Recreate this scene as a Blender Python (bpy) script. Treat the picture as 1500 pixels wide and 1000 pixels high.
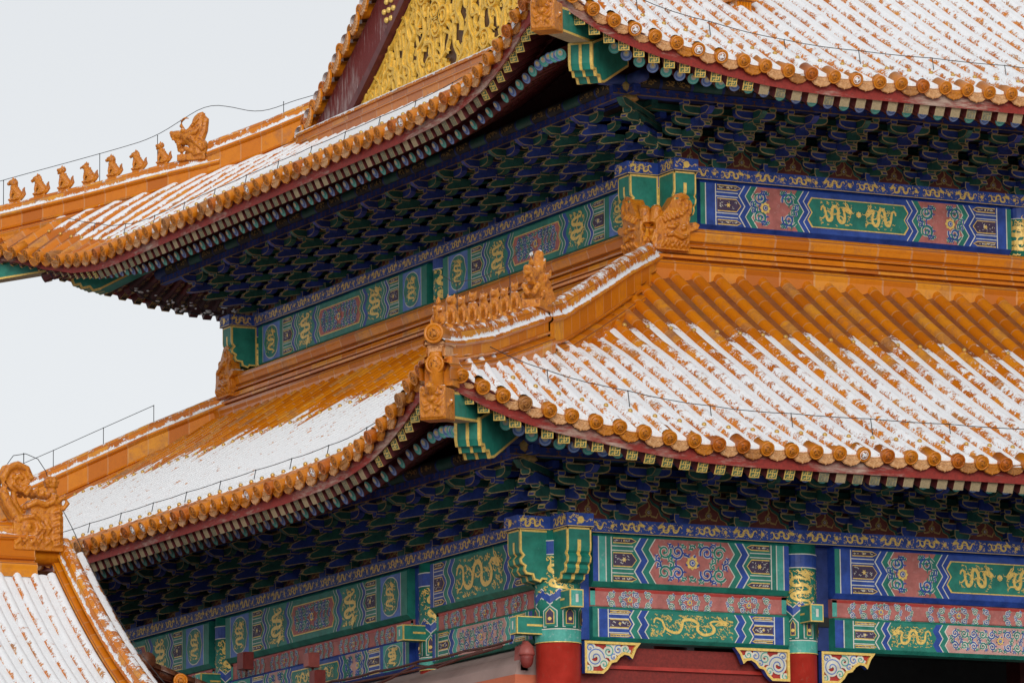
import bpy, bmesh, math, random
import numpy as np
from mathutils import Vector, Matrix, noise as mnoise
R = math.radians
for o in list(bpy.data.objects): bpy.data.objects.remove(o)
S = bpy.context.scene
COL = S.collection
rng = random.Random(7)

# ---------------------------------------------------------------- camera
CAM = Vector((-35.9947, -70.1615, 0.0))
YAW, PIT, ROL, FPX = R(26.7067), R(9.4048), R(-0.5831), 8025.8
Fw = Vector((math.sin(YAW)*math.cos(PIT), math.cos(YAW)*math.cos(PIT), math.sin(PIT)))
Rt = Vector((math.cos(YAW), -math.sin(YAW), 0)); Up = Rt.cross(Fw)
Rt, Up = Rt*math.cos(ROL)+Up*math.sin(ROL), Up*math.cos(ROL)-Rt*math.sin(ROL)
cd = bpy.data.cameras.new('camera'); cam = bpy.data.objects.new('camera', cd); COL.objects.link(cam)
cam.matrix_world = Matrix(((Rt.x, Up.x, -Fw.x, CAM.x), (Rt.y, Up.y, -Fw.y, CAM.y), (Rt.z, Up.z, -Fw.z, CAM.z), (0, 0, 0, 1)))
cd.sensor_width = 36; cd.lens = FPX/1500*36; cd.clip_start = 1; cd.clip_end = 3000
S.camera = cam
def pix(P):
    d = Vector(P)-CAM; w = d.dot(Fw)
    return 750+FPX*d.dot(Rt)/w, 500-FPX*d.dot(Up)/w, w

# ---------------------------------------------------------------- sky, sun
W = bpy.data.worlds.new('World'); S.world = W; W.use_nodes = True
nt = W.node_tree; nt.nodes.clear()
SUN_EL, SUN_AZ = R(17), R(203)          # high overcast, brighter in front of the long facade
sky = nt.nodes.new('ShaderNodeTexSky'); sky.sky_type = 'NISHITA'; sky.sun_disc = False
sky.sun_elevation = SUN_EL; sky.sun_rotation = SUN_AZ
hsv = nt.nodes.new('ShaderNodeHueSaturation'); hsv.inputs['Saturation'].default_value = 0.12
bg1 = nt.nodes.new('ShaderNodeBackground'); bg1.inputs['Strength'].default_value = 0.05
bg2 = nt.nodes.new('ShaderNodeBackground'); bg2.inputs['Color'].default_value = (0.735, 0.765, 0.80, 1)   # cloud deck
bg2.inputs['Strength'].default_value = 0.655
add = nt.nodes.new('ShaderNodeAddShader'); out = nt.nodes.new('ShaderNodeOutputWorld')
L = nt.links.new
L(sky.outputs[0], hsv.inputs['Color']); L(hsv.outputs[0], bg1.inputs['Color'])
L(bg1.outputs[0], add.inputs[0]); L(bg2.outputs[0], add.inputs[1]); L(add.outputs[0], out.inputs['Surface'])
sl = bpy.data.lights.new('sun', 'SUN'); sl.energy = 1.5; sl.angle = R(28); sl.color = (1, 0.97, 0.92)
so = bpy.data.objects.new('sun', sl); COL.objects.link(so)
# the sun stands in the direction of azimuth SUN_AZ measured from +Y towards +X
sd = Vector((math.sin(SUN_AZ)*math.cos(SUN_EL), math.cos(SUN_AZ)*math.cos(SUN_EL), math.sin(SUN_EL)))
so.rotation_euler = sd.to_track_quat('Z', 'Y').to_euler(); so.location = sd*60
S.view_settings.view_transform = 'Standard'; S.view_settings.look = 'None'
S.view_settings.exposure = 0.0; S.view_settings.gamma = 1
try: S.view_settings.use_curve_mapping = False
except Exception: pass
S.render.engine = 'CYCLES'
S.cycles.max_bounces = 6; S.cycles.diffuse_bounces = 3

# ---------------------------------------------------------------- materials
MATS = {}
def nmat(name):
    m = bpy.data.materials.new(name); m.use_nodes = True
    t = m.node_tree; t.nodes.clear()
    o = t.nodes.new('ShaderNodeOutputMaterial'); b = t.nodes.new('ShaderNodeBsdfPrincipled')
    t.links.new(b.outputs[0], o.inputs[0]); MATS[name] = m
    return m, t, b
def N(t, kind, **kw):
    n = t.nodes.new(kind)
    for k, v in kw.items():
        if k in n.inputs.keys(): n.inputs[k].default_value = v
        else: setattr(n, k, v)
    return n
def ramp(t, src, stops):
    r = t.nodes.new('ShaderNodeValToRGB'); e = r.color_ramp.elements
    e[0].position, e[0].color = stops[0][0], (*stops[0][1], 1); e[1].position, e[1].color = stops[-1][0], (*stops[-1][1], 1)
    for p, c in stops[1:-1]:
        k = e.new(p); k.color = (*c, 1)
    t.links.new(src, r.inputs[0]); return r
def mixc(t, fac, a, b, mode='MIX'):
    m = t.nodes.new('ShaderNodeMix'); m.data_type = 'RGBA'; m.blend_type = mode
    for i, v in ((0, fac), (6, a), (7, b)):
        if hasattr(v, 'links') or hasattr(v, 'is_linked'): t.links.new(v, m.inputs[i])
        elif i == 0: m.inputs[0].default_value = v
        else: m.inputs[i].default_value = (*v, 1)
    return m.outputs[2]
def math_(t, op, a, b=0.0, c=None, clamp=False):
    m = t.nodes.new('ShaderNodeMath'); m.operation = op; m.use_clamp = clamp
    for i, v in enumerate((a, b, c)):
        if v is None: continue
        if hasattr(v, 'is_linked'): t.links.new(v, m.inputs[i])
        else: m.inputs[i].default_value = v
    return m.outputs[0]
def noise_(t, scale, detail=3, rough=0.55, vec=None, dist=0.0):
    n = t.nodes.new('ShaderNodeTexNoise'); n.inputs['Scale'].default_value = scale
    n.inputs['Detail'].default_value = detail; n.inputs['Roughness'].default_value = rough; n.inputs['Distortion'].default_value = dist
    if vec is None:
        tc = t.nodes.new('ShaderNodeTexCoord'); vec = tc.outputs['Object']
    t.links.new(vec, n.inputs['Vector']); return n.outputs['Fac']
def paint(name, rgb, rough=0.6, var=0.25, metal=0.0, wear=0.0, wearc=(0.35, 0.33, 0.3), scale=5.0):
    m, t, b = nmat(name)
    n = noise_(t, scale, 5, 0.65)
    d = tuple(c*(1-var) for c in rgb); l = tuple(min(1, c*(1+var)+0.012*var*4) for c in rgb)
    c = ramp(t, n, [(0.3, d), (0.7, l)]).outputs[0]
    if wear > 0:
        w = noise_(t, 14, 6, 0.75)
        k = math_(t, 'MULTIPLY', math_(t, 'SUBTRACT', w, 0.62-wear*0.2, clamp=True), 9.0, clamp=True)
        c = mixc(t, k, c, wearc)
    t.links.new(c, b.inputs['Base Color']); b.inputs['Roughness'].default_value = rough; b.inputs['Metallic'].default_value = metal
    return m
paint('blue', (0.007, 0.05, 0.30), 0.5, 0.35, wear=0.06, wearc=(0.05, 0.12, 0.36))
paint('discblue', (0.20, 0.34, 0.70), 0.6, 0.2)  # paler copies of paleblue and teal, light on the rafter discs put into paint
paint('discgreen', (0.10, 0.52, 0.45), 0.6, 0.2)
paint('paleblue', (0.10, 0.19, 0.50), 0.6, 0.25)
paint('green', (0.004, 0.185, 0.13), 0.5, 0.3, wear=0.08, wearc=(0.06, 0.26, 0.21))
paint('teal', (0.06, 0.36, 0.29), 0.6, 0.25, wear=0.3, wearc=(0.25, 0.45, 0.4))
paint('white', (0.66, 0.64, 0.56), 0.7, 0.15)
paint('gold', (0.84, 0.54, 0.13), 0.42, 0.25, metal=0.15, scale=25)
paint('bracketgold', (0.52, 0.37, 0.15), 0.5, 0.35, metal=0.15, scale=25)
paint('cream', (0.66, 0.62, 0.50), 0.6, 0.2)
paint('dullgold', (0.40, 0.24, 0.06), 0.5, 0.35, metal=0.2, scale=25)
paint('pink', (0.45, 0.135, 0.115), 0.65, 0.25, wear=0.25, wearc=(0.50, 0.25, 0.22))
paint('palepink', (0.56, 0.30, 0.26), 0.7, 0.2)
paint('purple', (0.05, 0.025, 0.07), 0.6, 0.3)
paint('red', (0.40, 0.020, 0.009), 0.45, 0.25, wear=0.16, wearc=(0.36, 0.09, 0.06), scale=2.5)
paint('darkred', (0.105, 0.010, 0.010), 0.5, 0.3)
paint('bracketblue', (0.008, 0.036, 0.26), 0.6, 0.45, wear=0.2, wearc=(0.010, 0.016, 0.035), scale=4)  # darker copies of blue and green, net and under-eave shade put into the paint
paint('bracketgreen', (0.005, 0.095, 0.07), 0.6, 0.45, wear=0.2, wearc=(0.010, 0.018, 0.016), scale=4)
paint('nightblue', (0.006, 0.025, 0.15), 0.6, 0.3)  # deeper blue and green for set-back parts, under-eave shade put into the colour
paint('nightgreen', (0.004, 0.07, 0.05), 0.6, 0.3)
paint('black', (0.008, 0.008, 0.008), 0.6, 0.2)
paint('brownblack', (0.016, 0.012, 0.010), 0.8, 0.4)  # near-black brown of rafter undersides, rail boards and purlin bands
paint('plaster', (0.38, 0.27, 0.24), 0.85, 0.12, scale=1.5)
paint('salmon', (0.62, 0.16, 0.075), 0.85, 0.12, wear=0.1, wearc=(0.6, 0.28, 0.2), scale=1.2)
paint('cablebrown', (0.09, 0.025, 0.018), 0.6, 0.2)
paint('wire', (0.012, 0.013, 0.015), 0.5, 0.1)
paint('camred', (0.33, 0.07, 0.055), 0.5, 0.2)
paint('boxred', (0.20, 0.02, 0.014), 0.55, 0.25)
paint('brass', (0.60, 0.36, 0.09), 0.35, 0.35, metal=0.5, scale=30)
paint('ochre', (0.80, 0.48, 0.06), 0.5, 0.22, wear=0.1, wearc=(0.80, 0.55, 0.16), scale=9)

def boards(name, base, wearc, amount, axis=2):
    'old lacquer worn to grey wood in patches and vertical streaks'
    m, t, b = nmat(name)
    tc = N(t, 'ShaderNodeTexCoord'); mp = N(t, 'ShaderNodeMapping'); t.links.new(tc.outputs['Object'], mp.inputs[0])
    mp.inputs['Scale'].default_value = (6, 6, 0.7) if axis == 2 else (1.2, 1.2, 6)
    st = noise_(t, 3.0, 6, 0.7, mp.outputs[0]); big = noise_(t, 0.55, 2, 0.5)
    k = math_(t, 'ADD', math_(t, 'MULTIPLY', st, 0.7), math_(t, 'MULTIPLY', big, 0.9))
    k = math_(t, 'MULTIPLY', math_(t, 'SUBTRACT', k, 1.02-amount, clamp=True), 5.0, clamp=True)
    f = noise_(t, 30, 4, 0.7)
    c1 = ramp(t, f, [(0.3, tuple(x*0.7 for x in base)), (0.7, tuple(min(1, x*1.35) for x in base))]).outputs[0]
    c2 = ramp(t, st, [(0.3, tuple(x*0.5 for x in wearc)), (0.7, tuple(min(1, x*1.25) for x in wearc))]).outputs[0]
    t.links.new(mixc(t, k, c1, c2), b.inputs['Base Color']); b.inputs['Roughness'].default_value = 0.7
boards('fascia', (0.25, 0.020, 0.012), (0.40, 0.28, 0.22), 0.22, axis=0)
boards('bargeboard', (0.155, 0.018, 0.016), (0.40, 0.34, 0.33), 0.16)
boards('barewood', (0.36, 0.27, 0.15), (0.17, 0.15, 0.11), 0.18)
boards('doorboards', (0.20, 0.018, 0.012), (0.28, 0.06, 0.04), 0.12, axis=0)

def tile_mat(name, snowy=True, hue=0, aged=0.46, joints=True):
    '''glazed tile: UV x = row number, UV y = tile number along the row; attribute snow = how much snow lies here'''
    m, t, b = nmat(name)
    uv = N(t, 'ShaderNodeUVMap'); sx = N(t, 'ShaderNodeSeparateXYZ'); t.links.new(uv.outputs[0], sx.inputs[0])
    fx, fy = math_(t, 'FLOOR', sx.outputs[0]), math_(t, 'FLOOR', sx.outputs[1])
    cb = N(t, 'ShaderNodeCombineXYZ'); t.links.new(fx, cb.inputs[0]); t.links.new(fy, cb.inputs[1])
    wn = N(t, 'ShaderNodeTexWhiteNoise', noise_dimensions='3D'); t.links.new(cb.outputs[0], wn.inputs['Vector'])
    base = ramp(t, wn.outputs['Value'], [(0.0, (0.46, 0.118, 0.004)), (0.35, (0.60, 0.172, 0.004)), (0.75, (0.66, 0.21, 0.006)), (1.0, (0.69, 0.28, 0.02))]).outputs[0]
    n1 = noise_(t, 7, 5, 0.7); n2 = noise_(t, 1.1, 3, 0.6)
    base = mixc(t, math_(t, 'MULTIPLY', math_(t, 'SUBTRACT', n1, 0.45, clamp=True), 1.6, clamp=True), base, (0.42, 0.112, 0.006))
    ag = math_(t, 'ADD', math_(t, 'MULTIPLY', n2, 0.6), math_(t, 'MULTIPLY', wn.outputs['Value'], 0.25))
    ag = math_(t, 'ADD', ag, math_(t, 'MULTIPLY', n1, 0.35))
    ag = math_(t, 'MULTIPLY', math_(t, 'SUBTRACT', ag, 0.80-aged*0.35, clamp=True), 5.0, clamp=True)
    worn = ramp(t, noise_(t, 20, 4, 0.7), [(0.3, (0.20, 0.085, 0.045)), (0.7, (0.40, 0.20, 0.11))]).outputs[0]
    base = mixc(t, math_(t, 'MULTIPLY', ag, 0.85), base, worn)
    if joints:
        fr = math_(t, 'FRACT', sx.outputs[1])
        j = math_(t, 'LESS_THAN', fr, 0.055)
        base = mixc(t, math_(t, 'MULTIPLY', math_(t, 'MULTIPLY', j, math_(t, 'GREATER_THAN', math_(t, 'FRACT', sx.outputs[0]), 0.3)), 0.42), base, (0.56, 0.33, 0.17))
    pan = math_(t, 'LESS_THAN', math_(t, 'FRACT', sx.outputs[0]), 0.3)  # pans: dusty brown plus the shadow between tubes, put into the colour
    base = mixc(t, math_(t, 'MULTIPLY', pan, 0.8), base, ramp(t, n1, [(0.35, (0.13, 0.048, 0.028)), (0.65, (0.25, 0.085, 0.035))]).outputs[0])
    rough = 0.25
    at = N(t, 'ShaderNodeAttribute', attribute_name='snow')
    ns = math_(t, 'ADD', math_(t, 'MULTIPLY', noise_(t, 5.5, 4, 0.65), 0.75), math_(t, 'MULTIPLY', noise_(t, 30, 4, 0.7), 0.55))
    k = math_(t, 'ADD', at.outputs['Fac'], math_(t, 'MULTIPLY', math_(t, 'SUBTRACT', ns, 0.65), 2.2))
    gt = math_(t, 'GREATER_THAN', at.outputs['Fac'], 0.02)
    k = math_(t, 'MULTIPLY', math_(t, 'MULTIPLY', math_(t, 'SUBTRACT', k, 0.45), 7.0, clamp=True), gt)
    snowc = ramp(t, noise_(t, 45, 3, 0.7), [(0.25, (0.76, 0.77, 0.79)), (0.65, (0.88, 0.88, 0.89))]).outputs[0]
    t.links.new(mixc(t, k, base, snowc), b.inputs['Base Color'])
    t.links.new(math_(t, 'ADD', math_(t, 'MULTIPLY', k, 0.6), rough), b.inputs['Roughness'])
    b.inputs['Specular IOR Level'].default_value = 0.4
    bm = N(t, 'ShaderNodeBump'); bm.inputs['Strength'].default_value = 0.5; bm.inputs['Distance'].default_value = 0.03
    hgt = math_(t, 'ADD', math_(t, 'MULTIPLY', k, math_(t, 'ADD', math_(t, 'MULTIPLY', noise_(t, 40, 4, 0.75), 0.9), 0.4)), math_(t, 'MULTIPLY', n1, 0.12))
    t.links.new(hgt, bm.inputs['Height']); t.links.new(bm.outputs[0], b.inputs['Normal'])
    return m
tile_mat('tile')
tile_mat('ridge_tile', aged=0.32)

def glaze(name, c0, c1, dark, rel=16.0, snow=0.0):
    'modelled glazed ceramic with darker glaze in the hollows of its relief, a little snow on its upper faces'
    m, t, b = nmat(name)
    n = noise_(t, rel, 5, 0.6, dist=1.2); big = noise_(t, 2.3, 3)
    c = ramp(t, n, [(0.30, dark), (0.46, c0), (0.72, c1)]).outputs[0]
    c = mixc(t, math_(t, 'MULTIPLY', math_(t, 'SUBTRACT', big, 0.48, clamp=True), 2.0, clamp=True), c, tuple(x*0.75 for x in c0))
    if snow > 0:
        g = N(t, 'ShaderNodeNewGeometry'); s = N(t, 'ShaderNodeSeparateXYZ'); t.links.new(g.outputs['Normal'], s.inputs[0])
        k = math_(t, 'ADD', s.outputs[2], math_(t, 'MULTIPLY', math_(t, 'SUBTRACT', noise_(t, 12, 3), 0.5), 1.2))
        k = math_(t, 'MULTIPLY', math_(t, 'SUBTRACT', k, 1.0-snow, clamp=True), 8.0, clamp=True)
        c = mixc(t, k, c, (0.90, 0.90, 0.91))
    t.links.new(c, b.inputs['Base Color']); b.inputs['Roughness'].default_value = 0.33
    bm = N(t, 'ShaderNodeBump'); bm.inputs['Strength'].default_value = 0.6; bm.inputs['Distance'].default_value = 0.03
    t.links.new(n, bm.inputs['Height']); t.links.new(bm.outputs[0], b.inputs['Normal'])
glaze('glaze', (0.55, 0.165, 0.006), (0.68, 0.26, 0.014), (0.18, 0.045, 0.004), 13, 0.18)
glaze('glaze_plain', (0.62, 0.19, 0.005), (0.67, 0.235, 0.01), (0.50, 0.135, 0.004), 7)
glaze('glaze_relief', (0.66, 0.32, 0.12), (0.78, 0.48, 0.24), (0.30, 0.10, 0.03), 26)
glaze('glaze_end', (0.54, 0.175, 0.008), (0.61, 0.225, 0.014), (0.34, 0.09, 0.008), 22)
glaze('glaze_groove', (0.20, 0.055, 0.006), (0.28, 0.08, 0.008), (0.12, 0.03, 0.005), 20)  # dark copy of the end glaze, shade of the roundel groove painted in
glaze('brown_tile', (0.10, 0.032, 0.014), (0.15, 0.06, 0.03), (0.05, 0.018, 0.01), 9)  # dark brown tile of the passage roof and rear slopes
m, t, b = nmat('snow')
t.links.new(ramp(t, noise_(t, 25, 4, 0.7), [(0.3, (0.84, 0.84, 0.86)), (0.7, (0.94, 0.94, 0.95))]).outputs[0], b.inputs['Base Color']); b.inputs['Roughness'].default_value = 0.9
m, t, b = nmat('snowy_ground')
t.links.new(ramp(t, noise_(t, 0.4, 5, 0.7), [(0.35, (0.10, 0.095, 0.09)), (0.75, (0.36, 0.36, 0.37))]).outputs[0], b.inputs['Base Color']); b.inputs['Roughness'].default_value = 0.9
paint('marble', (0.17, 0.16, 0.15), 0.6, 0.15)

# ---------------------------------------------------------------- mesh building
class MB:
    def __init__(s): s.v, s.f, s.m, s.uv, s.sm, s.mats, s.snow = [], [], [], {}, [], [], {}
    def mi(s, name):
        if name not in s.mats: s.mats.append(name)
        return s.mats.index(name)
    def add(s, verts, faces, mat, smooth=False, uvs=None, snow=None):
        b = len(s.v); s.v.extend([tuple(p) for p in verts]); i = s.mi(mat)
        for k, f in enumerate(faces):
            if uvs is not None: s.uv[len(s.f)] = [uvs[q] for q in f]
            s.f.append([b+q for q in f]); s.m.append(i); s.sm.append(smooth)
        if snow is not None:
            for k, q in enumerate(snow): s.snow[b+k] = q
    def poly(s, pts, mat): s.add(pts, [list(range(len(pts)))], mat)
    def box(s, lo, hi, mat, M=None):
        x0, y0, z0 = lo; x1, y1, z1 = hi
        vs = [Vector(p) for p in ((x0,y0,z0),(x1,y0,z0),(x1,y1,z0),(x0,y1,z0),(x0,y0,z1),(x1,y0,z1),(x1,y1,z1),(x0,y1,z1))]
        if M is not None: vs = [M@p for p in vs]
        s.add(vs, [[0,3,2,1],[4,5,6,7],[0,1,5,4],[1,2,6,5],[2,3,7,6],[3,0,4,7]], mat)
    def prism(s, prof, fn, d0, d1, mat, capmat=None):
        'profile [(p,q)] extruded from d0 to d1; fn(p,q,d) -> point'
        n = len(prof); a = [fn(p, q, d0) for p, q in prof]; c = [fn(p, q, d1) for p, q in prof]
        s.add(a+c, [[i, (i+1) % n, n+(i+1) % n, n+i] for i in range(n)], mat)
        s.add(a, [list(range(n))[::-1]], capmat or mat); s.add(c, [list(range(n))], capmat or mat)
    def tube(s, pts, rad, mat, seg=8, caps=True, smooth=True, snow=None):
        pts = [Vector(p) for p in pts]; n = len(pts)
        rad = rad if isinstance(rad, (list, tuple)) else [rad]*n
        vs = []; up = Vector((0, 0, 1))
        for i, p in enumerate(pts):
            d = (pts[min(i+1, n-1)]-pts[max(i-1, 0)]).normalized()
            x = d.cross(up)
            if x.length < 1e-3: x = d.cross(Vector((0, 1, 0)))
            x.normalize(); y = x.cross(d)
            for k in range(seg):
                t_ = 2*math.pi*k/seg; vs.append(p+(x*math.cos(t_)+y*math.sin(t_))*rad[i])
        fs = [[i*seg+k, i*seg+(k+1) % seg, (i+1)*seg+(k+1) % seg, (i+1)*seg+k] for i in range(n-1) for k in range(seg)]
        if caps: fs += [list(range(seg))[::-1], [(n-1)*seg+k for k in range(seg)]]
        s.add(vs, fs, mat, smooth)
    def lathe(s, prof, mat, seg=20, M=None, smooth=True):
        'prof [(r,z)] about z'
        vs = []
        for r, z in prof:
            for k in range(seg):
                a = 2*math.pi*k/seg; p = Vector((r*math.cos(a), r*math.sin(a), z)); vs.append(M@p if M is not None else p)
        n = len(prof)
        fs = [[i*seg+k, i*seg+(k+1) % seg, (i+1)*seg+(k+1) % seg, (i+1)*seg+k] for i in range(n-1) for k in range(seg)]
        fs += [list(range(seg))[::-1], [(n-1)*seg+k for k in range(seg)]]
        s.add(vs, fs, mat, smooth)
    def ball(s, c, r, mat, seg=12, rings=8, M=None):
        c = Vector(c); r = (r, r, r) if not isinstance(r, (tuple, list)) else r
        vs = [Vector((0, 0, -r[2]))]
        for i in range(1, rings):
            a = -math.pi/2+math.pi*i/rings
            for k in range(seg):
                b_ = 2*math.pi*k/seg; vs.append(Vector((r[0]*math.cos(a)*math.cos(b_), r[1]*math.cos(a)*math.sin(b_), r[2]*math.sin(a))))
        vs.append(Vector((0, 0, r[2]))); l = len(vs)-1
        fs = [[0, 1+(k+1) % seg, 1+k] for k in range(seg)]
        for i in range(rings-2):
            for k in range(seg):
                fs.append([1+i*seg+k, 1+i*seg+(k+1) % seg, 1+(i+1)*seg+(k+1) % seg, 1+(i+1)*seg+k])
        fs += [[l, 1+(rings-2)*seg+k, 1+(rings-2)*seg+(k+1) % seg] for k in range(seg)]
        if M is not None: vs = [M@p for p in vs]
        s.add([c+p for p in vs], fs, mat, True)
    def mesh(s, name):
        me = bpy.data.meshes.new(name); me.from_pydata(s.v, [], s.f)
        for n in s.mats: me.materials.append(MATS[n])
        me.polygons.foreach_set('material_index', s.m); me.polygons.foreach_set('use_smooth', s.sm)
        if s.uv:
            l = me.uv_layers.new(name='UVMap'); arr = np.zeros((len(me.loops), 2), np.float32)
            for i, p in enumerate(me.polygons):
                if i in s.uv: arr[p.loop_start:p.loop_start+p.loop_total] = s.uv[i]
            l.data.foreach_set('uv', arr.ravel())
        if s.snow:
            at = me.attributes.new('snow', 'FLOAT', 'POINT'); a = np.zeros(len(me.vertices), np.float32)
            a[list(s.snow.keys())] = list(s.snow.values()); at.data.foreach_set('value', a)
        me.update(); return me
    def obj(s, name, parent=None, label=None):
        return link(name, s.mesh(name), parent, None, label)
def link(name, me, parent=None, M=None, label=None):
    o = bpy.data.objects.new(name, me); COL.objects.link(o)
    if parent is not None:
        o.parent = parent; o.matrix_parent_inverse = Matrix.Translation(-parent.location)
    if M is not None: o.matrix_basis = M
    if label: o['label'] = label
    return o
def thing(name, label, cat, loc=(0, 0, 0), group=None):
    o = bpy.data.objects.new(name, None); COL.objects.link(o); o.location = loc
    o['label'] = label; o['category'] = cat
    if group: o['group'] = group
    return o
def tag(o, label, cat, group=None):
    o['label'] = label; o['category'] = cat
    if group: o['group'] = group
    return o
def emit_many(name, items, parent, limit=100):
    '''items: [(mesh, matrix)]; the ones that show largest become objects of their own, the rest one stuff part'''
    def key(it):
        x, y, w = pix(it[1].translation)
        return (not (-15 < x < 1515 and -15 < y < 1015), w)
    items = sorted(items, key=key)
    for me, M in items[:limit]: link(name, me, parent, M)
    rest = items[limit:]
    if rest:
        r = MB()
        for me, M in rest:
            mats = [x.name for x in me.materials]; vs = [M@v.co for v in me.vertices]; b0 = len(r.v)
            r.v.extend([tuple(v) for v in vs])
            for p in me.polygons:
                r.f.append([b0+q for q in p.vertices]); r.m.append(r.mi(mats[p.material_index])); r.sm.append(p.use_smooth)
        o = r.obj(name+'_run', parent); o['kind'] = 'stuff'

class Fr:
    'flat frame: p(u, v, n) -> world'
    def __init__(s, O, U, V, Nn): s.O, s.U, s.V, s.N = map(Vector, (O, U, V, Nn))
    def p(s, u, v, n=0.0): return s.O+s.U*u+s.V*v+s.N*n
class Cyl:
    'upright drum: u measured along the surface from the face towards azimuth a0 (radians from -Y towards +X)'
    def __init__(s, c, r, a0): s.c, s.r, s.a0 = Vector(c), r, a0
    def p(s, u, v, n=0.0):
        a = s.a0+u/s.r; q = s.r+n
        return Vector((s.c.x+q*math.sin(a), s.c.y-q*math.cos(a), v))
paint('goldground', (0.09, 0.035, 0.012), 0.6, 0.3)
# ---------------------------------------------------------------- painted ornament (thin raised gilding and colour fields)
LAY = 0.0045
class Paint:
    def __init__(s, mb, fr): s.mb, s.fr, s.k = mb, fr, 0
    def eps(s):
        'gilding strokes never share one plane'
        s.k = (s.k+1) % 47; return s.k*0.00006
    def poly(s, pts, mat, lay=1):
        e = s.eps(); s.mb.add([s.fr.p(u, v, lay*LAY+e) for u, v in pts], [list(range(len(pts)))], mat)
    def rect(s, u0, u1, v0, v1, mat, lay=1, nu=1):
        vs, fs = [], []
        for i in range(nu+1):
            u = u0+(u1-u0)*i/nu; vs += [s.fr.p(u, v0, lay*LAY), s.fr.p(u, v1, lay*LAY)]
            if i: fs.append([2*i-2, 2*i, 2*i+1, 2*i-1])
        s.mb.add(vs, fs, mat)
    def rib(s, pts, w, mat, lay=2):
        n = len(pts)
        if n < 2: return
        w = w if isinstance(w, (list, tuple)) else [w]*n
        vs = []; e = s.eps()
        for i, (u, v) in enumerate(pts):
            a, b = pts[max(i-1, 0)], pts[min(i+1, n-1)]
            du, dv = b[0]-a[0], b[1]-a[1]; l = math.hypot(du, dv) or 1
            q = w[i]/2/l; z = lay*LAY+e+i*0.000018
            vs += [s.fr.p(u-dv*q, v+du*q, z), s.fr.p(u+dv*q, v-du*q, z)]
        s.mb.add(vs, [[2*i, 2*i+1, 2*i+3, 2*i+2] for i in range(n-1)], mat)
    def disc(s, c, r, mat, lay=2, n=10, ry=None):
        ry = ry or r
        s.poly([(c[0]+r*math.cos(2*math.pi*k/n), c[1]+ry*math.sin(2*math.pi*k/n)) for k in range(n)], mat, lay)
    def strip(s, c0, c1, mat, lay=1):
        'band between two zigzag lines of equal length'
        n = len(c0)
        s.mb.add([s.fr.p(u, v, lay*LAY) for u, v in c0+c1], [[i, n+i, n+i+1, i+1] for i in range(n-1)], mat)
    # --- motifs
    def flower(s, c, r, lay=2, col='gold', heart='blue', ry=None):
        k = 1.0 if ry is None else ry/r
        n = 8
        s.poly([(c[0]+r*(1+.13*math.cos(n*a))*math.cos(a), c[1]+k*r*(1+.13*math.cos(n*a))*math.sin(a)) for a in [2*math.pi*q/32 for q in range(32)]], col, lay)
        s.disc(c, r*.55, heart, lay+1, 12, r*.55*k); s.disc(c, r*.38, 'white', lay+2, 10, r*.38*k); s.disc(c, r*.24, heart, lay+3, 8, r*.24*k)
    def spiral(s, c, r, a0, turns, sgn, col, lay=2, w=.03, edge=True):
        n = int(9*turns)+5; pts, ws = [], []
        for i in range(n):
            q = i/(n-1); a = a0+sgn*turns*2*math.pi*q; rr = r*(1-.80*q)
            pts.append((c[0]+rr*math.cos(a), c[1]+rr*math.sin(a))); ws.append(w*(1-.35*q))
        if edge: s.rib(pts, [x+.022 for x in ws], 'white', lay)
        s.rib(pts, ws, col, lay+1)
        s.disc(pts[-1], w*.75, col, lay+1, 7)
        for i in (2, 5, 8):
            if i < n-2:
                p = pts[i]; a = a0+sgn*turns*2*math.pi*i/(n-1)
                o = (p[0]+w*2.1*math.cos(a), p[1]+w*2.1*math.sin(a))
                s.rib([p, ((p[0]+o[0])/2+w*.5*math.sin(a)*sgn, (p[1]+o[1])/2-w*.5*math.cos(a)*sgn), o], [w*.8, w*.7, w*.25], col, lay+1)
    def scrolls(s, u0, u1, v0, v1, lay=2, w=.030, cols=('blue', 'green'), flower=True, dens=1.0):
        'scrolling leaf and flower panel, mirrored about both axes'
        cu, cv, h, L_ = (u0+u1)/2, (v0+v1)/2, v1-v0, u1-u0
        r = h*.185
        n = max(2, int((L_/2-h*.22)/(r*1.9)*dens+.55)) if flower else max(2, int((L_/2)/(r*1.9)+.6))
        for sx in (-1, 1):
            for sy in (-1, 1):
                for k in range(n):
                    x = cu+sx*(h*.22+r+k*(L_/2-h*.24-r*1.1)/max(n-.35, 1)); y = cv+sy*h*.26
                    s.spiral((x, y), r, (0 if k % 2 else math.pi)+(.4*sy), 1.35, sx*sy*(1 if k % 2 else -1), cols[k % 2], lay, w)
                    s.spiral((x+sx*r*.95, cv+sy*h*.07), r*.46, math.pi/2, .9, -sx*sy, cols[(k+1) % 2], lay, w*.75)
                    s.spiral((x-sx*r*.9, cv+sy*h*.42), r*.36, 0, .8, sx*sy, cols[(k+1) % 2], lay, w*.7)
        if flower:
            s.flower((cu, cv), h*.155, lay+2)
            for sx in (-1, 1): s.spiral((cu+sx*h*.16, cv), h*.2, math.pi/2*1.2, .5, sx, cols[0], lay, w, True)
            for sy in (-1, 1):
                s.spiral((cu, cv+sy*h*.36), h*.09, 0, .8, sy, cols[1], lay, w*.8)
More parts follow.
